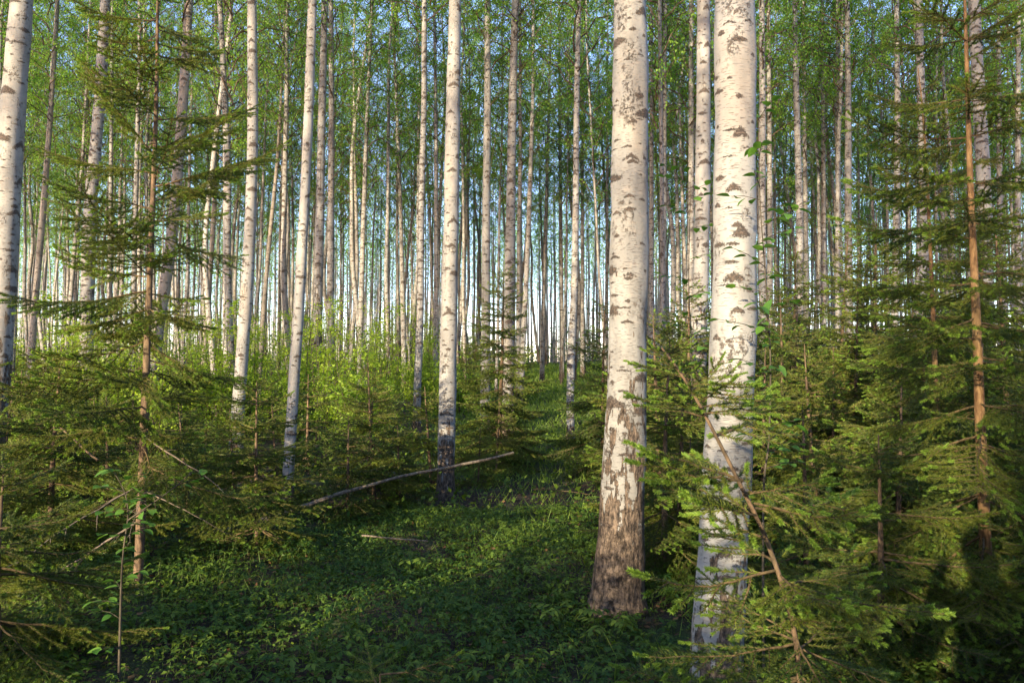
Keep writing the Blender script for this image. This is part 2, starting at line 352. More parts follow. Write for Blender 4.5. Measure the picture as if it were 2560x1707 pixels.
BG = 'birch trees of the forest'
def vpath(loc, step):
    """a smooth upright line through the points, even in height"""
    L = np.array(loc); n = int(L[-1, 2] / step) + 2; z = np.linspace(0, L[-1, 2], n); k = max(1, int(.45 / (z[1] - z[0])))
    out = []
    for c in (0, 1):
        v = np.interp(z, L[:, 2], L[:, c])
        for _ in range(3):
            p = np.concatenate([2 * v[0] - v[1:k + 1][::-1], v, 2 * v[-1] - v[-k - 1:-1][::-1]]); v = np.convolve(p, np.ones(2 * k + 1) / (2 * k + 1), 'valid')
        out.append(v)
    return np.stack([out[0], out[1], z], 1)
def named_birch(label, pts, wpx, D, cat='birch tree', dark=False, rough=1.0, seed=0, H=20., widths=None, crown=True, name='birch_tree', fork=None, rt=1.0):
    P = [at(x, y, D) for x, y in pts]            # top to bottom
    P.sort(key=lambda p: p.z)
    zb = P[0].z; slope = (P[1] - P[0]) / max(P[1].z - P[0].z, .1)
    bx = P[0].x - slope.x * max(0, zb - gh(P[0].x, D)) * (1. if seed == 0 else .6)
    base = Vector((bx, D, gh(bx, D) - .05))
    if zb - base.z < .15: P = P[1:]
    top = P[-1]; s2 = (P[-1] - P[max(-3, -len(P))]); s2 = s2 / max(s2.z, .1)
    H = max(H, top.z + 6 - base.z)
    ptop = Vector((top.x + s2.x * .5 * (base.z + H - top.z), D + .3 * math.sin(seed * 3), base.z + H))
    pts3 = [base] + P + [ptop.lerp(top, .5), ptop]
    loc = [np.array(p - base) for p in pts3]
    # gentle sway in depth as well
    for q in loc[1:]: q[1] += .05 * math.sin(q[2] * .8 + seed)
    step = .06 if D < 7 else (.15 if D < 14 else .4)
    low = [q for q in loc if q[2] < 8.5]; path = vpath(loc, step if D >= 7 else .05)
    z = path[:, 2]; wm = wpx / 2 / FPX * D
    zmid = top.z * .45
    if widths:
        zz = [p.z - base.z for p in [at(x, y, D) for x, y in pts]]; rr = [q / 2 / FPX * D for q in widths]
        o_ = np.argsort(zz); zz = np.array(zz)[o_]; rr = np.array(rr)[o_]
        r = np.interp(z, zz, rr); up = z > zz[-1]; r[up] = rr[-1] * np.clip((H - z[up]) / (H - zz[-1]), .02, 1) ** .8
        r = r * (1 + .22 * np.exp(-np.clip(z, 0, 9) / .11))
    else:
        t = taper(z, H + .3); tm = float(taper(np.array(max(zmid, .5)), H + .3)); r = wm * t / tm
    rt_ = root(name, label, cat, base, BG)
    mb = MB(); V, F, uv = tube(path, r, 64 if D < 7 else (24 if D < 14 else 14), .045 if D < 7 else .05, seed=seed); mb.add(V, F, 0, uv=uv)
    if D > 11.5: bare_twigs(mb, path, 70 + seed, 3.8, 9.5, 12)
    tr = mb.build('trunk', [M_BIRCHDK if dark else M_BIRCH if D < 12 or seed in (4, 14) else M_BIRCHFAR, M_TWIG], rt_); tr['rough_h'] = rough
    if crown:
        zc = 7.0 + (seed * 37 % 10) * .18; pc = path[np.argmin(np.abs(z - zc))]
        if fork is None:
            sx = (ptop.x - base.x - pc[0]) / (H - zc)
            obj('crown', CROWNS[seed % 6], rt_, pc, (0, math.atan(sx), seed * 1.3), (H - zc) / 13)
    return rt_

B = named_birch
NAMED = []   # (x of the trunk at mid picture, short name) for the labels of neighbours
def nb(short, label, pts, wpx, D, **k):
    k.setdefault('seed', len(NAMED)); o = B(label, pts, wpx, D, **k)
    NAMED.append((float(np.mean([p[0] for p in pts])), short)); return o
nb('the thick leftmost birch', 'thick pale birch cut by the left edge of the picture, leaning right', [(63, 0), (33, 274), (14, 548), (0, 740)], 60, 8.3, rough=2.6)
nb('the bright banded birch on the left', 'bright white birch with dark bands left of the tall young spruce', [(260, 0), (250, 274), (225, 548), (216, 823), (205, 1020)], 31, 14, rough=1.0)
nb('the dark leaning trunk', 'dark grey crooked birch leaning right, just right of the tall young spruce stem', [(472, 0), (461, 165), (450, 329), (433, 603), (395, 823)], 28, 15.5, dark=True)
nb('the fork-topped thin birch', 'slim birch with dark upper trunk and sunlit lower trunk beside the smooth pale birch', [(570, 0), (565, 165), (565, 548), (568, 823)], 17, 22)
nb('the smooth pale birch', 'smooth pale straight birch with few marks, left of the thin dark leaning trunk', [(631, 0), (631, 329), (625, 548), (612, 823), (598, 1011), (590, 1120)], 29, 13, rough=.5)
nb('the thin dark leaning stem', 'thin dark stem leaning right between the smooth pale birch and the freckled one', [(713, 0), (697, 384), (667, 658), (655, 823)], 10, 24, dark=True)
nb('the freckled leaning birch', 'slender freckled birch leaning right with its foot beside the fallen pole', [(784, 0), (771, 329), (754, 603), (741, 823), (727, 1039), (718, 1231), (716, 1285)], 26, 9.4, rough=.5)
nb('the grey rough birch', 'grey birch with rough dark lower bark, right behind the freckled leaning birch', [(812, 0), (804, 274), (801, 548), (793, 823), (784, 1012)], 22, 18, dark=False, rough=4)
nb('the upright birch of the left pair', 'upright white birch, right one of the close pair behind the freckled birch', [(828, 0), (828, 274), (826, 823), (823, 1040)], 17, 20)
nb('the birch above the bushes', 'thin birch with many black ticks rising above the left bushes', [(930, 0), (919, 274), (908, 548), (902, 823)], 12, 26)
nb('the thin wavy birch', 'very thin wavy birch right of the black-ticked birch', [(979, 0), (990, 219), (1001, 494), (1009, 823)], 10, 31)
nb('the sunlit birch left of the central one', 'slim sunlit birch with visible white foot just left of the central birch', [(1061, 0), (1061, 274), (1053, 494), (1050, 823), (1042, 984), (1042, 1100)], 17, 17, rough=.9)
nb('the plain narrow birch', 'plain narrow birch squeezed between the sunlit slim birch and the central birch', [(1086, 0), (1090, 329), (1090, 823), (1089, 950)], 11, 24)
nb('the central birch', 'bright central birch with diamond scars, its foot behind the raised end of the fallen pole', [(1139, 0), (1132, 274), (1130, 494), (1124, 713), (1119, 856), (1119, 957), (1117, 1066), (1113, 1209), (1113, 1240)], 42, 10.6, rough=1.4, widths=[31, 35, 38, 41, 41, 43, 44, 45, 48])
nb('the warm-toned birch', 'warm-toned birch with faint marks, next right of the central birch', [(1219, 0), (1219, 274), (1215, 548), (1215, 823), (1212, 1055)], 21, 19, rough=.8)
nb('the grey banded birch', 'grey birch with bold black bands and a cracked top, right of the warm-toned birch', [(1289, 0), (1282, 219), (1278, 439), (1275, 658), (1272, 856), (1270, 1020)], 25, 17, rough=1.6)
nb('the bright slit birch', 'narrow bright birch half hidden behind the grey banded birch', [(1300, 0), (1301, 384), (1297, 658), (1296, 910)], 11, 27)
nb('the slightly leaning birch by the path', 'narrow birch leaning right at the left edge of the far path', [(1333, 0), (1333, 219), (1324, 494), (1313, 768), (1305, 900)], 12, 26)
nb('the thin path birch', 'thin pale birch standing far back over the path', [(1377, 55), (1368, 439), (1357, 823)], 9, 36)
nb('the ticked path birch', 'thin birch with close dark ticks over the middle of the path', [(1398, 0), (1401, 494), (1404, 823)], 9, 37)
nb('the birch with the red ring', 'slim white birch right of the path with a faint red ring low on its trunk', [(1448, 0), (1442, 219), (1440, 439), (1437, 713), (1429, 847), (1425, 984), (1427, 1115)], 17, 17, rough=.7)
nb('the thin birch behind the ringed one', 'very thin birch just behind the birch right of the path', [(1456, 0), (1456, 823)], 8, 38)
nb('the warm thin birch', 'very thin warm-lit birch left of the thick rough-footed birch', [(1519, 300), (1516, 823)], 8, 36)
H2 = [(1577, 0), (1579, 219), (1577, 384), (1574, 548), (1569, 713), (1571, 856), (1563, 1011), (1557, 1176), (1552, 1340), (1544, 1478), (1540, 1525)]
nb('the thick rough-footed birch', 'thick foreground birch with dark furrowed foot and black chevrons', H2, 96, 5.55, rough=2.0, widths=[82, 90, 90, 95, 98, 95, 101, 105, 112, 124, 140])
nb('the birch at the rough-footed one', 'narrow birch peeping out right of the thick rough-footed birch', [(1629, 0), (1629, 823)], 12, 25)
nb('the crooked-top birch', 'slim birch with a bent sunlit top between the two foreground birches', [(1664, 0), (1662, 165), (1659, 439), (1656, 823)], 14, 22)
nb('the brownish birch', 'brownish slim birch left of the birch tucked behind the big white one', [(1727, 0), (1727, 548), (1725, 823)], 16, 22)
nb('the tucked birch', 'grey-white birch tucked close behind the left edge of the biggest white birch', [(1760, 0), (1760, 165), (1755, 439), (1752, 658), (1747, 823), (1740, 1050)], 39, 11, rough=3)
H1 = [(1834, 0), (1834, 165), (1832, 384), (1831, 658), (1829, 847), (1826, 1011), (1815, 1121), (1807, 1286), (1803, 1395), (1796, 1505), (1788, 1670)]
nb('the biggest white birch', 'biggest nearest birch, smooth white trunk with twig shadows', H1, 107, 4.05, rough=.9, widths=[99, 102, 104, 107, 109, 110, 115, 116, 118, 121, 128])
nb('the golden sunlit birch', 'slim birch with golden sunlit patch right behind the biggest birch', [(1903, 0), (1906, 274), (1906, 548), (1908, 823)], 19, 18)
nb('the grey companion birch', 'grey narrow birch touching the right side of the golden sunlit one', [(1922, 0), (1925, 548), (1925, 823)], 14, 23)
nb('the sunlit kinked birch', 'slightly kinked birch with sunlit top half, left one of a crossing pair', [(1988, 0), (1991, 274), (1999, 548), (1999, 823), (1999, 900)], 18, 20, rough=3)
nb('the right one of the crossing pair', 'grey thinner birch, right one of the crossing pair', [(2007, 0), (2013, 384), (2015, 713), (2015, 880)], 12, 26)
nb('the lone thin birch on the right', 'thin wavy grey birch standing alone between two pairs on the right', [(2054, 0), (2059, 329), (2059, 823)], 12, 26)
nb('the left one of the straight pair', 'slim birch with black ticks, left one of the straight pair on the right', [(2095, 0), (2095, 384), (2098, 823)], 14, 24)
nb('the right one of the straight pair', 'straight sunlit-topped birch, right one of the straight pair', [(2117, 0), (2120, 274), (2122, 548), (2122, 823), (2125, 920)], 18, 20)
nb('the whip-thin leaning birch', 'whip-thin pale birch leaning left among the right-hand trees', [(2174, 0), (2194, 192), (2216, 411), (2221, 700)], 7, 30)
nb('the upright grey birch', 'upright grey birch left of the paler birch with the orange spruce stem', [(2243, 0), (2243, 329), (2240, 658), (2238, 850)], 17, 21)
nb('the birch behind the thin spruce', 'pale birch directly behind the thinner orange spruce stem', [(2300, 0), (2303, 274), (2309, 548), (2311, 823), (2312, 900)], 23, 17, rough=1.5)
nb('the birch behind the orange stem', 'broad grey-white birch directly behind the tall orange spruce stem on the right', [(2438, 0), (2448, 274), (2460, 548), (2463, 850), (2465, 1020)], 34, 13, rough=1)
nb('the second birch from the right edge', 'slim grey birch, second from the right edge', [(2495, 0), (2501, 548), (2512, 823)], 14, 24)
nb('the rightmost birch', 'slim banded birch at the right edge of the picture', [(2547, 0), (2547, 548), (2547, 823)], 15, 22)
nb('the dark thin trunk on the left', 'dark thin trunk leaning right between the thick leftmost birch and the banded one', [(140, 55), (126, 329), (110, 494), (82, 823)], 15, 22, dark=True)
nb('the bright sliver at the left edge', 'bright narrow birch close right of the thick leftmost birch', [(60, 300), (52, 384), (33, 823)], 11, 27)
nb('the shadow birch of the banded one', 'narrow birch close right of the bright banded birch on the left', [(283, 0), (277, 329), (272, 823)], 11, 26)
nb('the thin left birch', 'thin birch with sunlit foot left of the bright banded birch', [(205, 400), (190, 600), (170, 823)], 10, 28)
nb('the thin trunk by the fork', 'thin dark-topped trunk left of the slim half-lit birch', [(540, 0), (535, 548), (515, 823)], 11, 26, dark=True)

# ------------------------------------------------------------------ the rest of the birch wood
occ = []
for o in list(COL.objects):
    if o.name.startswith('birch_tree') and o.parent is None: occ.append((o.location.x, o.location.y))
def side_label(px, D, kind, adjs, seen):
    near = sorted(NAMED, key=lambda q: abs(q[0] - px))
    base = None
    for c in near[:4]:
        side = 'left' if px < c[0] else 'right'
        for a in adjs:
            s = f'{a} {kind} just {side} of {c[1]}'
            if len(s.split()) <= 16 and s not in seen: seen.add(s); return s
            base = base or s
    return None
def px_of(x, y): return 1280 + FPX * x / max(abs(y), .1)
cands = []
D_ = 19.
g = np.random.default_rng(77)
while D_ < 122:
    dy = 2.4 if D_ < 45 else 3.0 if D_ < 95 else 3.6; wid = .66 * D_ + 3
    for x in np.arange(-wid, wid, 2.5 if D_ < 45 else 2.9):
        px, py = x + g.uniform(-1.35, 1.35), D_ + g.uniform(-1.2, 1.2)
        if abs(px - pathx(py)) < (.8 if py < 45 else 0): continue
        if D_ < 24 and g.random() < .45: continue
        if min((px - a) ** 2 + (py - b) ** 2 for a, b in occ) < 1.1: continue
        occ.append((px, py)); cands.append((px, py))
    D_ += dy
cands.sort(key=lambda c: c[1])
nind = 298 - len(NAMED)
near_c, far_c = cands[:nind], cands[nind:]
seen = set(); fill_group = 0
for i, (x, y) in enumerate(near_c):
    px = px_of(x, y)
    adj = (['slim', 'narrow', 'black-ticked'] if y < 34 else ['thin', 'thin pale', 'pale slender'] if y < 50 else ['distant thin', 'faint distant', 'far-off slender', 'hair-thin distant'])
    lab = side_label(px, y, 'birch', adj, seen)
    if lab is None:
        lab = 'one of the crowded far birches on the ' + ('left side' if px < 900 else 'right side' if px > 1650 else 'hill above the path')
    o = root('birch_tree', lab, 'birch tree', (x, y, gh(x, y) - .05), BG, (R(g.normal() * 1.1), R(g.normal() * 1.3), 0), None)
    s = g.uniform(.62, 1.15); hz = g.uniform(.85, 1.12)
    t, P = TRUNKSC[i % 8]
    tr = obj('trunk', t, o, None, (0, 0, g.uniform(-1, 1)), (s, s, hz)); tr['rough_h'] = float(g.uniform(.5, 3.0))
    zc = g.uniform(6.0, 8.5)
    obj('crown', CROWNS[int(g.integers(6))], o, (0, 0, zc), (0, 0, g.uniform(0, 6)), (lambda k_, w_: (k_ * w_, k_ * w_, k_))((20 * hz - zc) / 13, g.uniform(.6, 1.15)))
# beyond about three hundred: one object
def far_wood():
    mb = MB()
    for i, (x, y) in enumerate(far_c):
        z0 = gh(x, y) - .1; H = g.uniform(16, 22); n = 9; z = np.linspace(0, H, n)
        P = np.stack([x + np.cumsum(g.normal(size=n) * .05), y + 0 * z, z0 + z], 1)
        V, F, uv = tube(P, g.uniform(.06, .105) * taper(z, H + .2), 6); uv = uv + [i * 1.7, 3.]; mb.add(V, F, 0, uv=uv)
        m = 700 if y < 80 else 520; t = g.random(m) ** .8; zb = 7.5; zz = zb + (H - zb) * t
        cl = g.integers(0, 60, m); cc = nrm(g.normal(size=(60, 3))) * [1, 1, .3]; rad = (1.9 * (1 - t) ** .5 + .25)
        PP = np.stack([x + 0 * t, y + 0 * t, z0 + zz], 1) + cc[cl] * rad[:, None] * g.uniform(.3, 1, (m, 1)) + g.normal(size=(m, 3)) * .12
        D = randdir(m, g); Sd = nrm(np.cross(D, randdir(m, g))); L = g.uniform(.07, .13, m) * (1 if y < 80 else 1.4)
        V, F = diamonds(PP, D, Sd, L, L * .9); mb.add(V, F, 1, tint=g.random(m))
    o = mb.build('distant_birch_wood', [M_BIRCH, M_LEAF]); o['kind'] = 'stuff'
    tag(o, 'far edge of the birch wood, crowded pale stems against bright sky', 'far wood')
far_wood()
def far_bushes():
    mb = MB(); n = 420; cx = g.uniform(-1, 1, n); cy = g.uniform(44, 112, n); cx = cx * .68 * cy; m = 110
    i = np.repeat(np.arange(n), m); hh = g.uniform(1.0, 4.2, n)[i]; ww = g.uniform(.5, 1.3, n)[i]
    P = np.stack([cx[i] + g.normal(size=n * m) * ww, cy[i] + g.normal(size=n * m) * ww, 0 * ww], 1); P[:, 2] = ground_h(P[:, 0], P[:, 1]) + hh * g.random(n * m) ** .8 * np.exp(-((P[:, 0] - cx[i]) / (ww * 1.6)) ** 2)
    D = randdir(n * m, g); Sd = nrm(np.cross(D, randdir(n * m, g))); L = g.uniform(.09, .17, n * m); V, F = diamonds(P, D, Sd, L, L * .8); mb.add(V, F, 0, tint=g.random(n)[i] * .6)
    o = mb.build('distant_undergrowth', [M_HERB]); o['kind'] = 'stuff'; tag(o, 'dim bushes at the far feet of the distant birch stems', 'undergrowth')
far_bushes()

# ------------------------------------------------------------------ spruce branches (shared meshes)
def needles(P0, P1, g, per_m, nl, nw, up=.25):
    """needles along segments P0->P1 (arrays)"""
    L = np.linalg.norm(P1 - P0, axis=1); cnt = np.maximum((L * per_m).astype(int), 1)
    idx = np.repeat(np.arange(len(L)), cnt); m = len(idx)
    u = g.random(m)[:, None]; P = P0[idx] + (P1 - P0)[idx] * u
    T = nrm((P1 - P0)[idx]); R_ = randdir(m, g); R_[:, 2] += up; Rn = nrm(R_ - (R_ * T).sum(1, keepdims=True) * T)
    D = nrm(T * .75 + Rn * .85); Sd = nrm(np.cross(D, randdir(m, g)))
    Ln = nl * g.uniform(.75, 1.2, (m, 1))
    V = np.stack([P + Sd * nw * .5, P - Sd * nw * .5, P + D * Ln], 1).reshape(-1, 3)
    return V, np.arange(m * 3).reshape(m, 3), m
def spruce_branch(mb, g, L, per_m=330, nl=.016, nw=.0022, droop=.25, tips=.5, sub=True, M=None, bare=.12, woodsides=4, tr=.0085, tl=1.):
    M = M or (lambda v: v)
    n = 12; s = np.linspace(0, 1, n)
    side0 = g.normal() * .06
    P = np.stack([L * s, L * side0 * s ** 2, L * (-droop * s + droop * .75 * s ** 3)], 1) + np.cumsum(g.normal(size=(n, 3)) * .006 * L, axis=0) * [0, 1, 1]
    V, F, _ = tube(P, tr * (L ** .6) * (1.12 - s) + .0012, woodsides); mb.add(M(V), F, 0)
    A0 = []; A1 = []; T0 = []; T1 = []
    # main axis needles past the bare part
    for i in range(n - 1):
        if s[i] > bare * 1.6: A0.append(P[i]); A1.append(P[i + 1])
    T0.append(P[-1]); T1.append(P[-1] + nrm(P[-1] - P[-2]) * .035 * tl)
    k = int(L / .034); sgn = 1
    for q in range(k):
        u = bare + (1 - bare) * (q + g.uniform(-.3, .3)) / k
        if u < .04 or u > .985: continue
        ii = u * (n - 1); i0 = int(min(ii, n - 2)); p = P[i0] + (P[i0 + 1] - P[i0]) * (ii - i0); T = nrm(P[i0 + 1] - P[i0])
        sgn = -sgn; ang = R(g.uniform(42, 62))
        sidev = np.array([-T[1], T[0], 0]) * sgn
        ls = L * .46 * min(1, (u / .3) ** .6) * (1 - u) ** .8 * g.uniform(.65, 1.15) + .03
        d = nrm(T * math.cos(ang) + sidev * math.sin(ang) + np.array([0, 0, g.normal() * .12 - .10]))
        m = 6; ss = np.linspace(0, 1, m)[:, None]
        Q = p + d * ls * ss + T * ls * .18 * ss ** 2 + np.array([0, 0, -1]) * ls * (.22 * ss ** 1.5 - .12 * ss ** 3)
        V, F, _ = tube(Q, .0021 * (1.1 - ss[:, 0]) + .0008, 3); mb.add(M(V), F, 0)
        A0 += list(Q[:-1]); A1 += list(Q[1:])
        if g.random() < tips: T0.append(Q[-1]); T1.append(Q[-1] + nrm(Q[-1] - Q[-2]) * g.uniform(.014, .032) * tl)
        if sub and ls > .13:
            for r_ in range(int(ls / .045)):
                v = .2 + .75 * (r_ + g.random()) / int(ls / .045); jj = min(v, .98) * (m - 1); j0 = int(jj); pp = Q[j0] + (Q[j0 + 1] - Q[j0]) * (jj - j0)
                TT = nrm(Q[j0 + 1] - Q[j0]); sv = np.cross(TT, [0, 0, 1.]) * (1 if r_ % 2 else -1)
                dd = nrm(TT * .75 + sv * .7 + [0, 0, g.normal() * .15 - .15]); l2 = ls * .38 * (1 - v) + .02
                e = pp + dd * l2 + [0, 0, -.15 * l2]
                A0.append(pp); A1.append(e)
                if g.random() < tips * .5: T0.append(e); T1.append(e + dd * .018)
    A0 = np.array(A0); A1 = np.array(A1)
    V, F, m = needles(A0, A1, g, per_m, nl, nw); mb.add(M(V), F, 1, tint=np.clip(g.normal(.45, .25, m), 0, 1))
    if tips > 0:
        V, F, m = needles(np.array(T0), np.array(T1), g, per_m * 3.2, nl * .7, nw * 1.35); mb.add(M(V), F, 2, tint=g.random(m))
SPM = [M_SPRTWIG, M_NEEDLE, M_TIP]
def bproto(L, seed, **k):
    g = np.random.default_rng(seed); mb = MB(); spruce_branch(mb, g, L, **k); return mb.mesh('branch', SPM, smooth=False)
BR = {}
for L in (.3, .55, .9, 1.35):
    BR[L] = [bproto(L, int(L * 100) * 7 + i, per_m=1050, nl=.0175, nw=.003, tips=.42, tr=.006, droop=[.12, .22, .3][i]) for i in range(3)]
BRT = {L: [bproto(L, int(L * 100) * 13 + i, per_m=950, nl=.0175, nw=.003, tips=.85, tr=.005, tl=1.6, droop=[.1, .2, .28][i]) for i in range(3)] for L in (.3, .55, .9)}
def dead_branch(L, seed):
    g = np.random.default_rng(seed); mb = MB(); n = 10; s = np.linspace(0, 1, n)
    P = np.stack([L * s, L * .05 * s ** 2 * g.normal(), -L * .25 * s], 1) + np.cumsum(g.normal(size=(n, 3)) * .008, axis=0)
    V, F, _ = tube(P, .005 * (1.1 - s) + .001, 4); mb.add(V, F, 0)
    for q in range(int(L / .05)):
        u = g.uniform(.15, 1); i0 = int(u * (n - 1.01)); p = P[i0]; d = nrm(np.array([.7, g.choice([-.8, .8]), g.normal() * .2 - .2])); l = .25 * (1.1 - u) * g.uniform(.4, 1) * L
        V, F, _ = tube(np.array([p, p + d * l * .5, p + d * l + [0, 0, -.1 * l]]), [.002, .0015, .0006], 3); mb.add(V, F, 0)
    return mb.mesh('dead_branch', [M_DEAD])
DEADB = [dead_branch(.8, 1), dead_branch(.6, 2)]

def near_spruce(label, path, rad, H, Lmax, seed, low=.35, dead=0, whorl=.27, per=5, power=.75, upto=None, minL=.18, cat='spruce tree', group='young spruces of the undergrowth', bark=None, wild=0):
    """path: world points from the foot up; the branches are parts of their own"""
    g = np.random.default_rng(seed); base = Vector(path[0])
    rt = root('young_spruce', label, cat, base, group)
    pts = [np.array(Vector(p) - base) for p in path]; P = smoothpath(pts, .1)
    s = np.linspace(0, 1, len(P)); mb = MB()
    V, F, uv = tube(P, rad * (1 - s) ** .8 + .003, 14, .05, seed=seed); mb.add(V, F, 0, uv=uv); mb.build('trunk', [bark or M_SPRBARK], rt)
    Ln = np.concatenate([[0], np.cumsum(np.linalg.norm(np.diff(P, axis=0), axis=1))]); tot = Ln[-1]
    d = low; n = 0; k = 0
    while d < tot * .97 and n < 99:
        t = d / tot; i0 = min(np.searchsorted(Ln, d), len(P) - 1); p = P[i0]
        for b in range(per):
            dd = g.uniform(-.03, .03); az = b * 2 * math.pi / per + k * 1.1 + g.normal() * .25
            L = Lmax * (1 - t) ** power * g.uniform(.7, 1.12) + minL * (1 - t * .5)
            if t < .1: L *= .8
            el = R(-14 + 46 * t ** 1.2 + g.normal() * 5)
            roll = g.normal() * .2
            if wild: el += g.normal() * .2; az += g.normal() * .6; L *= g.uniform(.5, 1.15); dd += g.uniform(-.1, .1); roll += g.normal() * .3
            BX = BRT if seed in (21, 22, 23, 24, 31, 60) else BR
            key = min(BX, key=lambda q: abs(q - L))
            if dead and k < dead and g.random() < .6: o = obj('branch', DEADB[n % 2], rt)
            else: o = obj('branch', BX[key][int(g.integers(3))], rt)
            sc = L / key
            o.location = Vector(p) + Vector((0, 0, dd)); o.rotation_euler = (roll, -el, az); o.scale = (sc,) * 3 if o.data not in DEADB else (L / .75,) * 3
            n += 1
            if n >= 99: break
        d += whorl * g.uniform(.85, 1.15) * (1 if t < .8 else .7); k += 1
        # a few inter-whorl twigs
        if n < 97 and not wild and d < tot * .9:
            i1 = min(np.searchsorted(Ln, d - whorl * .5), len(P) - 1)
            o = obj('branch', BR[.3][int(g.integers(3))], rt, Vector(P[i1]), (0, -R(15), g.uniform(0, 6)), g.uniform(.6, 1.4)); n += 1
    return rt
def gp(x, y): return Vector((x, y, gh(x, y) - .03))
def foot(xs, ys, D):   # world foot below a picture column
    p = at(xs, ys, D); return gp(p.x, D)

near_spruce('tall young spruce with bare warm brown stem, in front of the dark leaning trunk',
    [foot(342, 1510, 5.75), at(350, 1350, 5.75), at(355, 1210, 5.75), at(362, 1030, 5.7), at(370, 800, 5.7), at(378, 600, 5.7), at(386, 400, 5.7), at(392, 200, 5.65), at(394, 0, 5.6), at(396, -190, 5.6)],
    .031, 5.3, 1.05, 21, low=.55, dead=3, whorl=.25, per=4, power=.4, wild=1)
near_spruce('tall young spruce with orange sunlit stem on the right, nearest of the right-hand spruces',
    [foot(2475, 1650, 4.6), at(2470, 1560, 4.6), at(2462, 1330, 4.6), at(2452, 1100, 4.6), at(2443, 850, 4.6), at(2432, 600, 4.6), at(2424, 400, 4.6), at(2418, 200, 4.6), at(2412, 0, 4.6), at(2405, -180, 4.6)],
    .034, 4.6, .98, 22, low=.3, whorl=.27, per=4, power=.6, bark=M_SPRORANGE)
near_spruce('thinner orange-stemmed young spruce left of the tall orange spruce',
    [foot(2345, 1250, 7.6), at(2342, 1050, 7.6), at(2335, 850, 7.6), at(2325, 600, 7.6), at(2315, 400, 7.6), at(2305, 260, 7.6), at(2295, 170, 7.6)],
    .032, 3.8, .9, 23, low=.3, whorl=.26, per=5, bark=M_SPRORANGE)
near_spruce('small foreground spruce with bent stem leaning left across the biggest white birch',
    [foot(2010, 1750, 2.75), at(2000, 1707, 2.7), at(1975, 1530, 2.65), at(1915, 1345, 2.6), at(1855, 1220, 2.55), at(1790, 1090, 2.5), at(1720, 960, 2.45), at(1655, 870, 2.4)],
    .0085, 1.5, .62, 24, low=.12, whorl=.2, per=5, minL=.14)
near_spruce('bushy young spruce filling the bottom right corner beneath the orange stem',
    [gp(2.9, 4.0), gp(2.9, 4.0) + Vector((0.02, 0, .6)), gp(2.92, 4.0) + Vector((0, 0, 1.35))], .022, 1.4, .8, 25, low=.1, whorl=.17, per=6)
near_spruce('spreading young spruce between the bent stem and the orange stem',
    [gp(1.95, 4.3), gp(1.95, 4.3) + Vector((0.02, 0, .6)), gp(1.97, 4.3) + Vector((0, 0, 1.25))], .022, 1.25, .85, 26, low=.1, whorl=.17, per=6)
near_spruce('low spruce with drooping twigs in the bottom left corner',
    [gp(-2.6, 4.1), gp(-2.62, 4.1) + Vector((0, 0, .5)), gp(-2.6, 4.1) + Vector((0, 0, 1.0))], .018, 1.0, .8, 27, low=.1, whorl=.15, per=6)
near_spruce('small slender spruce with dark stem left of the freckled leaning birch foot',
    [foot(642, 1420, 7.2), at(640, 1250, 7.2), at(641, 1050, 7.2), at(642, 950, 7.2)], .02, 1.5, .75, 28, low=.2, whorl=.2, per=6)
near_spruce('young spruce standing left of the tall spruce, behind its dead lower branches',
    [gp(-3.9, 6.8), gp(-3.9, 6.8) + Vector((0, 0, .7)), gp(-3.85, 6.8) + Vector((0, 0, 1.75))], .026, 1.7, .95, 29, low=.12, whorl=.19, per=6)
near_spruce('spruce with branches reaching in from the left edge of the picture',
    [gp(-4.05, 5.4), gp(-4.05, 5.4) + Vector((0, 0, 1.4)), gp(-4.0, 5.4) + Vector((0, 0, 2.8))], .034, 2.8, 1.0, 30, low=.15, whorl=.25, per=5)
near_spruce('young spruce right behind the biggest white birch, tips of fresh green',
    [gp(1.2, 6.3), gp(1.2, 6.3) + Vector((0, 0, .9)), gp(1.25, 6.3) + Vector((0, 0, 1.9))], .026, 1.9, .75, 31, low=.15, whorl=.2, per=6)

# medium spruces: trunk and foliage, shared
def mid_spruce(seed, H, Lmax, per_m, nl, nw, power=.75):
    g = np.random.default_rng(seed); mb = MB(); d = .1; k = 0
    while d < H * .97:
        t = d / H; nbr = 5 if t < .85 else 4
        for b in range(nbr):
            az = b * 2 * math.pi / nbr + k * .9 + g.normal() * .3; L = Lmax * (1 - t) ** power * g.uniform(.65, 1.1) + .1
            el = R(-16 + 50 * t ** 1.3 + g.normal() * 6); E = np.array(Euler((g.normal() * .25, -el, az)).to_matrix()); z = d + g.uniform(-.08, .08)
            spruce_branch(mb, g, L, per_m, nl, nw, droop=g.uniform(.1, .3), tips=.22, sub=L > .5, M=lambda v, E=E, z=z: v @ E.T + [0, 0, z], woodsides=3)
        d += g.uniform(.15, .22); k += 1
    tb = MB(); z = np.linspace(0, H, 10); V, F, uv = tube(np.stack([.03 * np.sin(z), 0 * z, z], 1), (.012 + .009 * H) * (1 - z / H) ** .85 + .003, 8); tb.add(V, F, 0, uv=uv)
    return tb.mesh('trunk', [M_SPRBARK]), mb.mesh('crown', SPM, smooth=False), H
MID = [mid_spruce(901, 1.3, .75, 330, .024, .0068), mid_spruce(902, 1.9, .9, 300, .024, .007), mid_spruce(903, 2.6, 1.0, 270, .025, .0075), mid_spruce(904, 3.4, 1.1, 250, .026, .008)]
seen2 = set()
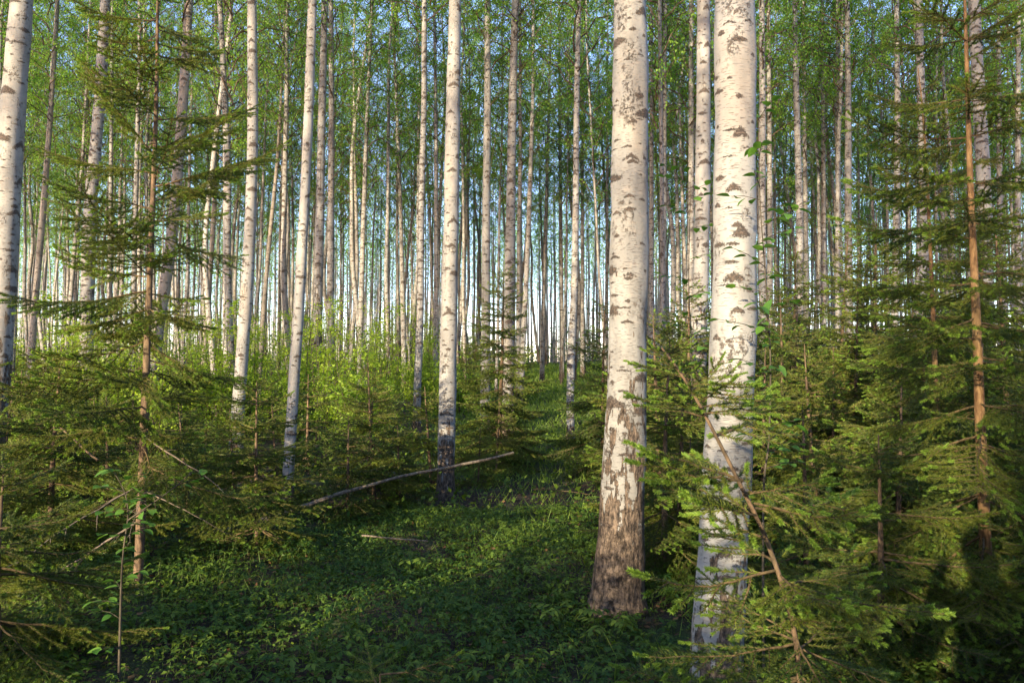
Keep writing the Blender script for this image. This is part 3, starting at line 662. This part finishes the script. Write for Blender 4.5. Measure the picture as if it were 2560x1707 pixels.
def put_mid(x, y, h, lab=None, adj=None):
    i = min(range(4), key=lambda q: abs(MID[q][2] - h)); t, f, H = MID[i]
    px = px_of(x, y)
    if lab is None: lab = side_label(px, y, 'young spruce', adj or (['low bushy', 'bushy', 'spreading', 'shaggy'] if h < 1.6 else ['slender', 'waist-high bushy', 'taller', 'ragged'] if h < 2.4 else ['tall', 'tall thin', 'tall bushy', 'tall ragged']), seen2) or ('one of the spruces crowding the thicket left of the path' if px < 1250 else 'one of the spruces crowding the thicket right of the path')
    o = root('young_spruce', lab, 'spruce tree', gp(x, y), 'young spruces of the undergrowth', (R(random.gauss(0, 2)), R(random.gauss(0, 2)), random.uniform(0, 6.28)), h / H * 1.0)
    obj('trunk', t, o); obj('crown', f, o); return o
# hand-placed ones seen in the photograph: picture column, picture row of the tip, depth
for (xs, yt, D, lab) in [
    (1243, 640, 14, 'slim young spruce in front of the grey banded birch beside the path'),
    (1506, 750, 12.5, 'thin young spruce with orange stem right of the path'),
    (940, 900, 9.5, 'yellow-green young spruce behind the fallen pole'),
    (770, 930, 12, 'young spruce behind the freckled leaning birch'),
    (1080, 960, 11.5, None), (870, 1030, 9.0, None), (1000, 1040, 10, None), (1195, 1060, 11.5, None), (1240, 1000, 13, None),
    (150, 1010, 10, None), (280, 980, 8, None), (520, 1040, 10, None), (480, 1000, 8.5, None), (60, 1000, 8, None), (40, 960, 12, None), (700, 1000, 9.8, None),
    (240, 970, 13, None), (600, 1010, 12, None), (450, 990, 12.5, None),
    (1650, 780, 8, None), (1690, 900, 7, None), (1720, 700, 10, None), (1950, 720, 9, None), (2040, 850, 7.5, None), (2120, 700, 9.5, None), (2180, 520, 10, None),
    (2230, 900, 6.5, None), (2010, 1000, 6.0, None), (2380, 600, 9.5, None), (2500, 500, 8.5, None), (2550, 900, 6.5, None), (2300, 780, 8.5, None), (1900, 860, 8, None), (2450, 850, 7, None),
    (1620, 1000, 9, None), (1590, 850, 12, None), (2080, 560, 13, None), (1960, 600, 14, None), (2400, 450, 12, None), (1850, 760, 12, None), (2250, 760, 12, None)]:
    tip = at(xs, yt, D); h = tip.z - gh(tip.x, D); put_mid(tip.x, D, h, lab)
g2 = np.random.default_rng(5)
tries = 0; cnt = 0
while cnt < 95 and tries < 3000:
    tries += 1; y = g2.uniform(9, 34); x = g2.uniform(-.68, .68) * y
    if abs(x - pathx(y)) < 1.5 + .02 * y: continue
    if x < -1 and g2.random() < .75 and y > 10: continue
    if y > 22 and g2.random() < .4: continue
    if 11 < y < 26 and -5 < x < 1: continue
    put_mid(x, y, g2.uniform(1.0, 1.9) if x < 0 else g2.uniform(1.2, 3.0)); cnt += 1

# ------------------------------------------------------------------ leafy shrubs
def shrub_mesh(seed, H, W, n_st, leaf, nleaf):
    g = np.random.default_rng(seed); st = MB(); lf = MB(); PP = []; TT = []
    for i in range(n_st):
        az = g.uniform(0, 6.28); rr = W * g.uniform(.05, .6); h = H * g.uniform(.6, 1); s = np.linspace(0, 1, 7)[:, None]
        d = np.array([math.cos(az), math.sin(az), 0]); P = d * rr * s ** 1.4 + np.array([0, 0, h]) * s + np.cumsum(g.normal(size=(7, 3)) * .02, axis=0)
        V, F, uv = tube(P, .008 * (1.1 - s[:, 0]) + .002, 4); st.add(V, F, 0)
        for q in range(9):
            u = g.uniform(.25, 1); i0 = int(u * 5.99); p = P[i0]; dd = nrm(g.normal(size=3) * [1, 1, .35] + [0, 0, .25]); l = W * .45 * g.uniform(.4, 1)
            V, F, uv = tube(np.array([p, p + dd * l * .5, p + dd * l]), [.003, .002, .001], 3); st.add(V, F, 0)
            uu = g.uniform(.15, 1.1, nleaf)[:, None]; PP.append(p + dd * l * uu + g.normal(size=(nleaf, 3)) * .05); TT.append(np.full(nleaf, g.random()))
    P = np.concatenate(PP); m = len(P); D = nrm(g.normal(size=(m, 3)) * [1, 1, .45] + [0, 0, -.1]); Sd = nrm(np.cross(D, g.normal(size=(m, 3)) * .5 + [0, 0, 1])); L = leaf * g.uniform(.6, 1.2, m)
    V, F = diamonds(P, D, Sd, L, L * .72); lf.add(V, F, 0, tint=np.clip(np.concatenate(TT) * .5 + g.random(m) * .5, 0, 1))
    return st.mesh('stem', [M_SAPL]), lf.mesh('foliage', [M_SHRUB]), H
SH = [shrub_mesh(31, 1.4, .9, 9, .06, 26), shrub_mesh(32, 2.1, 1.0, 9, .06, 28), shrub_mesh(33, 2.8, .9, 7, .055, 30), shrub_mesh(34, .8, .8, 10, .05, 22), shrub_mesh(35, 4.2, 1.0, 5, .055, 30)]
seen3 = set()
def put_shrub(x, y, h, adj):
    i = min(range(5), key=lambda q: abs(SH[q][2] - h)); st, lf, H = SH[i]; px = px_of(x, y)
    lab = side_label(px, y, 'leafy shrub', adj, seen3) or ('one of the leafy shrubs massed on the left' if px < 1250 else 'one of the leafy shrubs among the right-hand trees')
    o = root('leafy_shrub', lab, 'shrub', gp(x, y), 'leafy shrubs under the birches', (0, 0, random.uniform(0, 6.28)), h / H)
    obj('stem', st, o); obj('foliage', lf, o)
cnt = 0
while cnt < 185:
    y = g2.uniform(13, 46); x = g2.uniform(-.7, .70 if y > 30 else .1) * y
    if abs(x - pathx(y)) < 1.7 + .02 * y: continue
    if x > -2 and g2.random() < .5: continue
    h = g2.uniform(1.3, 3.0 + .05 * y) if x < 0 else g2.uniform(.8, 1.6)
    put_shrub(x, y, h, ['sunlit yellow-green', 'bright green', 'light green', 'fresh green', 'yellowish', 'airy', 'pale leafed', 'thin-stemmed', 'dense'] if x < 0 else ['low green', 'low', 'dim green', 'small']); cnt += 1

# ------------------------------------------------------------------ ground cover
def ground_cover():
    g = np.random.default_rng(8)
    def scatter(n, y0, y1, k=.66):
        y = np.sqrt(g.uniform(y0 ** 2, y1 ** 2, n)); x = g.uniform(-k, k, n) * y; return x, y
    # near herbs: leaves in threes and fives on short stalks
    mb = MB()
    x, y = scatter(30000, 1.9, 9.5, .75)
    cl = np.sin(x * 3.1 + 1) * np.sin(y * 2.7) + .6 * np.sin(x * 7.3 + y * 3.1) + g.normal(size=len(x)) * .6
    keep = cl > -.85; x = x[keep]; y = y[keep]; n = len(x)
    hgt = g.uniform(.025, .10, n) * (1 + .5 * (np.sin(x * 2.1 + 3) * np.sin(y * 1.7) > .3)); z0 = ground_h(x, y)
    lean = g.normal(size=(n, 2)) * .035
    C = np.stack([x + lean[:, 0], y + lean[:, 1], z0 + hgt], 1)
    az0 = g.uniform(0, 6.28, n); sz = g.uniform(.022, .044, n); tint = np.clip(g.normal(.4, .25, n) + .15 * np.sin(x * 1.3 + y), 0, 1)
    five = g.random(n) < .4
    tilt = g.normal(size=(n, 2)) * .3
    for j in range(5):
        m = np.ones(n, bool) if j < 3 else five
        a = az0[m] + j * np.where(five[m], 2 * np.pi / 5, 2 * np.pi / 3)
        D = np.stack([np.cos(a), np.sin(a), tilt[m, 0] * np.cos(a) + tilt[m, 1] * np.sin(a) - .12 + g.normal(size=m.sum()) * .12], 1); D = nrm(D)
        Sd = nrm(np.cross(D, np.array([0, 0, 1.]) + g.normal(size=D.shape) * .25))
        V, F = diamonds(C[m], D, Sd, sz[m] * np.where(five[m], 1.3, 1), sz[m] * np.where(five[m], .6, .85), bend=np.array([0, 0, -1.]) * (sz[m] * .25)[:, None])
        mb.add(V, F, 0, tint=np.clip(tint[m] + g.normal(size=m.sum()) * .08, 0, 1))
    # stalks
    B0 = np.stack([x, y, z0 - .01], 1); sd = np.array([.0012, 0, 0])
    V = np.stack([B0 - sd, B0 + sd, C + sd * .5, C - sd * .5], 1).reshape(-1, 3); mb.add(V, np.arange(4 * n).reshape(n, 4), 0, tint=.7)
    o = mb.build('ground_cover', [M_HERB], smooth=False); o['kind'] = 'stuff'; tag(o, 'low leafy herbs covering the floor of the clearing in front', 'ground cover')
    mb = MB(); x, y = scatter(75000, 1.9, 9.5, .72); cl = np.sin(x * 2.3) * np.sin(y * 3.3 + 1) + g.normal(size=len(x)) * .6; k_ = cl > -.6; x = x[k_]; y = y[k_]; n = len(x)
    C = np.stack([x, y, ground_h(x, y) + g.uniform(.01, .07, n)], 1); D = nrm(g.normal(size=(n, 3)) * [1, 1, .35]); Sd = nrm(np.cross(D, g.normal(size=(n, 3)) * .35 + [0, 0, 1])); L = g.uniform(.010, .026, n)
    V, F = diamonds(C, D, Sd, L, L * .8); mb.add(V, F, 0, tint=np.clip(g.normal(.5, .3, n), 0, 1))
    o = mb.build('small_herbs', [M_HERB], smooth=False); o['kind'] = 'stuff'; tag(o, 'tiny round leaves carpeting the soil between the bigger herbs', 'ground cover')
    # farther herbs, bigger tufts
    mb = MB(); x, y = scatter(52000, 8.5, 48, .68); n = len(x); z0 = ground_h(x, y); C = np.stack([x, y, z0 + g.uniform(.02, .22, n)], 1)
    D = nrm(g.normal(size=(n, 3)) * [1, 1, .5] + [0, 0, .1]); Sd = nrm(np.cross(D, g.normal(size=(n, 3)) * .4 + [0, 0, 1])); L = g.uniform(.04, .09, n) * (1 + y / 60)
    V, F = diamonds(C, D, Sd, L, L * .6); mb.add(V, F, 0, tint=np.clip(g.normal(.6, .25, n), 0, 1))
    o = mb.build('undergrowth', [M_HERB], smooth=False); o['kind'] = 'stuff'; tag(o, 'bright green low undergrowth along the path and under the trees', 'undergrowth')
    # grass
    mb = MB(); n1 = 1500; yy = np.sqrt(g.uniform(2 ** 2, 12 ** 2, n1)); xx = pathx(yy) + g.normal(size=n1) * 1.3
    n2 = 26000; y2 = g.uniform(12, 50, n2); x2 = pathx(y2) + g.normal(size=n2) * (1 + y2 * .04); x = np.concatenate([xx, x2]); y = np.concatenate([yy, y2]); n = len(x)
    P = np.stack([x, y, ground_h(x, y) - .01], 1); D = nrm(g.normal(size=(n, 3)) * [.35, .35, .1] + [0, 0, 1]); Sd = nrm(np.cross(D, randdir(n, g))); L = g.uniform(.06, .2, n) * (1 + y / 80); W = .0025 * (1 + y / 6)
    V = np.stack([P - Sd * W[:, None], P + Sd * W[:, None], P + D * L[:, None] + nrm(D * [1, 1, 0]) * (L * .25)[:, None]], 1).reshape(-1, 3)
    mb.add(V, np.arange(3 * n).reshape(n, 3), 0, tint=g.random(n))
    o = mb.build('grass', [M_GRASS], smooth=False); o['kind'] = 'stuff'; tag(o, 'thin grass blades along the middle of the path', 'grass')
    # litter
    mb = MB(); x, y = scatter(16000, 1.9, 12, .72); n = len(x); P = np.stack([x, y, ground_h(x, y) + g.uniform(.018, .035, n)], 1); D = nrm(g.normal(size=(n, 3)) * [1, 1, .18]); Sd = nrm(np.cross(D, g.normal(size=(n, 3)) * .2 + [0, 0, 1])); L = g.uniform(.02, .055, n)
    V, F = diamonds(P, D, Sd, L, L * .7); mb.add(V, F, 0, tint=g.random(n) ** 1.5)
    o = mb.build('leaf_litter', [M_LITTER], smooth=False); o['kind'] = 'stuff'; tag(o, 'brown fallen leaves scattered between the herbs', 'leaf litter')
ground_cover()

# ------------------------------------------------------------------ fallen wood
def stick(name, label, cat, pts, r0, r1, mat, seed=0, twigs=0, group=None):
    base = Vector(pts[0]); g = np.random.default_rng(seed); P = smoothpath([np.array(Vector(p) - base) for p in pts], .08)
    P[1:-1] += np.cumsum(g.normal(size=(len(P) - 2, 3)) * .002, axis=0); s = np.linspace(0, 1, len(P)); mb = MB()
    V, F, uv = tube(P, r0 + (r1 - r0) * s, 9, .08, seed=seed); n = 9; mb.add(V, F, 0, uv=uv)
    mb.add(np.concatenate([V[-n:], P[-1:]]), [[i, (i + 1) % n, n] for i in range(n)], 0)
    for q in range(twigs):
        i = int(g.uniform(.2, .95) * (len(P) - 1)); d = nrm(g.normal(size=3)); l = g.uniform(.05, .16); V, F, _ = tube(np.array([P[i], P[i] + d * l]), [.003, .001], 4); mb.add(V, F, 0)
    o = mb.build(name, [mat]); o.location = base; tag(o, label, cat, group); return o
stick('fallen_pole', 'long thin grey fallen pole with one raised end crossing in front of the central birch', 'fallen pole',
      [at(425, 1361, 7.55), at(560, 1325, 7.8), at(707, 1284, 8.2), at(860, 1232, 8.6), at(1010, 1190, 8.9), at(1160, 1160, 9.1), at(1284, 1131, 9.3)], .026, .014, M_DEAD, 3, 5)
stick('fallen_stick', 'short thin stick lying among the herbs below the fallen pole', 'fallen stick', [at(905, 1338, 7.6), at(985, 1346, 7.5), at(1070, 1352, 7.45)], .009, .006, M_DEAD, 4)
stick('dry_branch', 'reddish dry branch slanting in front of the bushes on the left', 'dry branch', [at(85, 1020, 6.4), at(140, 1060, 6.3), at(200, 1110, 6.2), at(245, 1150, 6.1)], .006, .009, M_SPRBARK, 5, 3)
stick('fallen_stick', 'thin reddish stick lying across the path beyond the clearing', 'fallen stick', [at(1335, 1222, 10.5), at(1400, 1225, 10.3), at(1475, 1236, 10.2)], .008, .005, M_SPRTWIG, 6)

# ------------------------------------------------------------------ leafy saplings in the foreground
def leafblade(mb, p, d, up, L, W, tint):
    """a pointed oval leaf with a folded midrib"""
    d = nrm(np.array(d, float)); s = nrm(np.cross(d, up)); n = np.cross(s, d); k = 6; t = np.linspace(0, 1, k)
    w = W * .5 * np.sin(np.pi * t ** .8) ** .8; c = p + d * (L * t)[:, None] - n * (.18 * L * t ** 2)[:, None]
    A = c + s * w[:, None] + n * (w * .25)[:, None]; Bb = c - s * w[:, None] + n * (w * .25)[:, None]
    V = np.concatenate([A, c, Bb]); F = [[i, i + 1, k + i + 1, k + i] for i in range(k - 1)] + [[k + i, k + i + 1, 2 * k + i + 1, 2 * k + i] for i in range(k - 1)]
    mb.add(V, F, 0, tint=tint)
def sapling(label, paths, r, leaves, seed, L=.055, cat='sapling', name='leafy_sapling'):
    base = Vector(paths[0][0]); g = np.random.default_rng(seed); rt = root(name, label, cat, base)
    mb = MB(); PL = []
    for q, pp in enumerate(paths):
        P = smoothpath([np.array(Vector(p) - base) for p in pp], .06); s = np.linspace(0, 1, len(P)); rr = r * (1 if q == 0 else .6)
        V, F, uv = tube(P, rr * (1 - .75 * s), 7); mb.add(V, F, 0, uv=uv); PL.append(P)
    mb2 = MB()
    for (q, u, cnt, spread) in leaves:
        P = PL[q]; i = int(u * (len(P) - 1)); p = P[i]
        az = g.uniform(0, 6.28); tw = np.array([math.cos(az), math.sin(az), .25]) * spread; e = p + tw
        V, F, uv = tube(np.array([p, p + tw * .5 + [0, 0, .01], e]), [.0022, .0016, .001], 4); mb.add(V, F, 0)
        for j in range(cnt):
            t = (j + .8) / cnt; a = p + tw * t; sd = np.array([-tw[1], tw[0], 0]) / spread * (1 if j % 2 else -1)
            leafblade(mb2, a, sd * .8 + tw / spread * .6 + g.normal(size=3) * .25 + [0, 0, -.1], np.array([0, 0, 1.]) + g.normal(size=3) * .25, L * g.uniform(.7, 1.2), L * .62, g.random())
    mb.build('stem', [M_SAPL], rt); mb2.build('foliage', [M_SAPLEAF], rt); return rt
sapling('thin leafy sapling with whip-like stem just right of the biggest white birch',
    [[foot(1905, 1480, 3.6), at(1908, 1270, 3.6), at(1922, 1100, 3.6), at(1926, 900, 3.6), at(1914, 700, 3.6), at(1900, 500, 3.6), at(1896, 300, 3.6)]],
    .007, [(0, u, 4, .15) for u in np.linspace(.44, 1., 20)] + [(0, u, 5, .25) for u in (.46, .5, .55, .6, .66, .7, .78, .84)], 41, L=.062)
sapling('small rowan-leaved sapling between the two foreground birches',
    [[foot(1722, 1350, 6.4), at(1725, 1150, 6.4), at(1730, 900, 6.4), at(1722, 700, 6.4), at(1728, 420, 6.4)]],
    .007, [(0, u, 5, .22) for u in (.52, .56, .6, .62, .66, .68, .72, .78, .86, .9, .93, .96, .98, 1.)], 42, L=.085)
sapling('low round-leaved sapling with forked dark stem in front of the tall young spruce',
    [[foot(300, 1560, 3.9), at(305, 1420, 3.9), at(320, 1290, 3.9), at(312, 1230, 3.9), at(285, 1180, 3.9)],
     [at(320, 1300, 3.9), at(370, 1265, 3.9), at(440, 1215, 3.9), at(500, 1160, 3.95)]],
    .0075, [(0, u, 4, .12) for u in (.2, .32, .4, .45, .5, .55, .62, .66, .7, .75, .8, .84, .88, .92, .95, 1.)] + [(1, u, 3, .1) for u in (.1, .2, .3, .4, .5, .7, .9)], 43, L=.06)
def herb_plant(label, x, y, seed, H=.28):
    g = np.random.default_rng(seed); rt = root('herb_plant', label, 'herb', gp(x, y), 'taller herbs on the forest floor'); mb = MB(); m2 = MB()
    for q in range(5):
        az = q * 1.26 + g.normal() * .3; d = np.array([math.cos(az), math.sin(az), 0]); e = d * H * .55 + [0, 0, H * g.uniform(.7, 1.1)]
        V, F, uv = tube(np.array([[0, 0, 0], e * .5 + [0, 0, .03], e]), [.002, .0016, .001], 4); mb.add(V, F, 0)
        for j in range(7):
            t = (j // 2) / 3; p = e + d * (.11 * t); sd = np.array([-d[1], d[0], 0]) * (1 if j % 2 else -1)
            v = sd * .9 + d * .5 if j < 6 else d
            leafblade(m2, p if j < 6 else e + d * .11, v + [0, 0, -.1], np.array([0, 0, 1.]) + g.normal(size=3) * .15, .065 * g.uniform(.8, 1.1), .03, g.uniform(.5, 1))
    mb.build('stem', [M_HERB], rt); m2.build('foliage', [M_HERB], rt)
herb_plant('taller feathery herb left of the thick rough-footed birch foot', .05, 5.9, 1)
herb_plant('feathery herb lit at the edge of the sun patch in the clearing', .35, 5.2, 2, .22)
herb_plant('broad-leaved herb close to the rough-footed birch foot', .58, 5.0, 3, .2)
herb_plant('feathery herb in the dim middle of the clearing', -.75, 6.6, 4, .2)
# tiny spruce seedling low in the frame
near_spruce('tiny spruce seedling in the herbs at the bottom of the picture', [gp(-.62, 3.75), gp(-.62, 3.75) + Vector((.01, 0, .12)), gp(-.61, 3.75) + Vector((0, 0, .27))], .005, .25, .08, 60, low=.06, whorl=.06, per=4, minL=.05)

# ------------------------------------------------------------------ behind the viewer: the photographer, and unseen trees added for shade
def person():
    hx, hy = -.02, -.24
    segs = [([(hx, hy - .04, .86), (hx, hy - .04, 1.0), (hx, hy - .04, 1.18), (hx, hy - .03, 1.36), (hx, hy - .02, 1.45), (hx, hy - .01, 1.49), (hx, hy, 1.54), (hx, hy + .01, 1.62), (hx, hy + .01, 1.70), (hx, hy, 1.76)], [.14, .16, .145, .17, .12, .06, .06, .09, .09, .03]),
            ([(hx - .12, hy - .02, 1.41), (hx - .2, hy - .02, 1.37), (hx - .28, hy + .02, 1.14), (hx - .13, hy + .16, 1.46), (hx - .07, hy + .19, 1.55)], [.06, .062, .048, .034, .03]),
            ([(hx + .12, hy - .02, 1.41), (hx + .2, hy - .02, 1.37), (hx + .30, hy + .02, 1.17), (hx + .14, hy + .16, 1.47), (hx + .1, hy + .19, 1.56)], [.06, .062, .048, .034, .03]),
            ([(hx - .08, hy - .04, .95), (hx - .1, hy - .04, .82), (hx - .12, hy - .02, .48), (hx - .13, hy - .05, .09), (hx - .13, hy - .05, .02)], [.10, .095, .062, .045, .05]),
            ([(hx + .08, hy - .04, .95), (hx + .1, hy - .04, .82), (hx + .12, hy - .02, .48), (hx + .13, hy - .05, .09), (hx + .13, hy - .05, .02)], [.10, .095, .062, .045, .05])]
    mb = MB()
    for P, r in segs:
        Q = smoothpath([np.array(p) for p in P], .04); L = np.linalg.norm(np.diff(np.array(P), axis=0), axis=1); t = np.concatenate([[0], np.cumsum(L)]); lq = np.concatenate([[0], np.cumsum(np.linalg.norm(np.diff(Q, axis=0), axis=1))])
        V, F, uv = tube(Q, np.interp(lq / lq[-1], t / t[-1], r), 16); mb.add(V, F, 0)
    o = mb.build('person', [bark_plain('dark_jacket_cloth', (.03, .035, .04), (.06, .065, .07))]); o.location = (0, 0, gh(0, -.24) - .02)
    tag(o, 'photographer in dark clothes with both hands raised, throwing the shadow at bottom right', 'person')
person()
g3 = np.random.default_rng(99)
def shade_birch(x, y):  # unseen birches added off to the left and behind for dappled light
    o = root('birch_tree', 'unseen birch added outside the picture to dapple the clearing with shade', 'birch tree', (x, y, gh(x, y) - .05), BG, (R(g3.normal()), R(g3.normal()), 0))
    s = g3.uniform(.8, 1.3); t, P = TRUNKSC[int(g3.integers(8))]; obj('trunk', t, o, None, None, (s, s, 1))
    obj('crown', CROWNS[int(g3.integers(6))], o, (0, 0, 7), (0, 0, g3.uniform(0, 6)), 1)
SHADE_B = [(-7, -6), (-11, -3), (-4.5, -12), (-13, -9), (-9, -16), (-16, 1), (-2, -20), (-20, -8), (-15, -22), (-24, 4), (-19, 9), (-27, 12), (-12, 3.5), (-22, 17), (-30, 20), (-34, 6), (-6, -27), (-28, -6)]
for x, y in SHADE_B: shade_birch(x, y)
n_ = 0
while n_ < 56:  # unseen spruces and shrubs added to keep the clearing floor in shade
    x, y = g3.uniform(-12, 1.5), g3.uniform(-9, 7)
    if x > -.70 * y - 1.3 and y > 0: continue                  # outside the picture only
    if math.hypot(x, y) < 1.5: continue
    if y > 0 and x > -.72 * y - 1.2: continue
    ang = math.degrees(math.atan2(-x, -y)); dist = math.hypot(x, y)
    h = g3.uniform(1.4, 2.6)
    u_ = x - .554 * y
    if u_ < -4.9 or -4.3 < u_ < -3.5: continue
    if 20 < ang < 38: h = min(h, .95 + .185 * dist * .75)       # the viewer stands in the sun
    if n_ % 2: put_mid(x, y, h, 'unseen young spruce added outside the picture to shade the clearing floor')
    else:
        i = min(range(4), key=lambda q: abs(SH[q][2] - h)); st, lf, H = SH[i]
        o = root('leafy_shrub', 'unseen leafy shrub added outside the picture to shade the clearing floor', 'shrub', gp(x, y), 'leafy shrubs under the birches', (0, 0, random.uniform(0, 6.28)), h / H)
        obj('stem', st, o); obj('foliage', lf, o)
    n_ += 1

for x, y, h in [(1.0, -1.6, 2.6), (1.7, -2.6, 3.2), (2.6, -2.8, 3.4), (1.6, -4.4, 3.7), (2.4, -5.4, 3.8), (3.4, -1.6, 3.2), (3.6, -4.2, 3.6), (2.2, -.9, 2.6), (4.4, -2.6, 3.2), (4.6, -.4, 3.0), (5.6, .8, 2.8), (-3.2, -3.6, 3.0), (-.9, -2.8, 2.4), (.2, -1.6, 2.2), (-1.9, .0, 1.35), (-3.7, -.9, 1.9), (-4.8, -3.4, 2.4)]:  # unseen spruces added for the shade they cast forward
    put_mid(x, y, h, 'unseen young spruce added outside the picture to shade the right-hand thicket')
def wood_behind():  # added trees dapple the trunks; gaps let sun through on the left
    """unseen wood added behind the viewer towards the sun, thinned to shape the shade"""
    g = np.random.default_rng(321); mb = MB()
    for i in range(150):
        d = g.uniform(14, 75); a = SUN_AZ + R(g.uniform(-48, 55)); x, y = -d * math.sin(a), -d * math.cos(a)
        if y > 0 and x > -.8 * y - 5: continue
        u_ = x - .554 * y
        if abs(a - SUN_AZ) < R(4) and g.random() < .6: continue
        if -34 < u_ < -5.4 and g.random() < .82: continue
        x += g.uniform(-3, 3)
        z0 = gh(x, y) - .1; H = g.uniform(16, 22); n = 9; z = np.linspace(0, H, n)
        P = np.stack([x + np.cumsum(g.normal(size=n) * .06), y + 0 * z, z0 + z], 1)
        V, F, uv = tube(P, g.uniform(.07, .13) * taper(z, H + .2), 8); mb.add(V, F, 0, uv=uv + [i * 1.7, 3.])
        m = 1500; t = g.random(m) ** .8; zz = 8 + (H - 8) * t
        cl = g.integers(0, 40, m); cc = nrm(g.normal(size=(40, 3))) * [1, 1, .3]; rad = (2.0 * (1 - t) ** .5 + .25)
        PP = np.stack([x + 0 * t, y + 0 * t, z0 + zz], 1) + cc[cl] * rad[:, None] * g.uniform(.3, 1, (m, 1)) + g.normal(size=(m, 3)) * .12
        D = randdir(m, g); Sd = nrm(np.cross(D, randdir(m, g))); L = g.uniform(.09, .15, m)
        V, F = diamonds(PP, D, Sd, L, L * .9); mb.add(V, F, 1, tint=g.random(m))
    o = mb.build('added_shade_birch_wood', [M_BIRCH, M_LEAF]); o['kind'] = 'stuff'
    tag(o, 'unseen birch wood added outside the picture to dapple the sunlight on the trunks', 'wood')
wood_behind()

for u, y, h, k in [(-1.65, -2.5, 3.6, .42), (-1.7, -4.6, 4.2, .5), (.62, -2.6, 3.4, .35), (-2.95, -2.0, 3.0, .4), (.75, -5.0, 4.2, .45)]:  # added unseen shade casters, squeezed narrow so the big birches stay sunlit
    o = put_mid(u + .554 * y, y, h, 'unseen slender young spruce added outside the picture to shade the right-hand thicket'); o.scale = (k, k, o.scale[2])
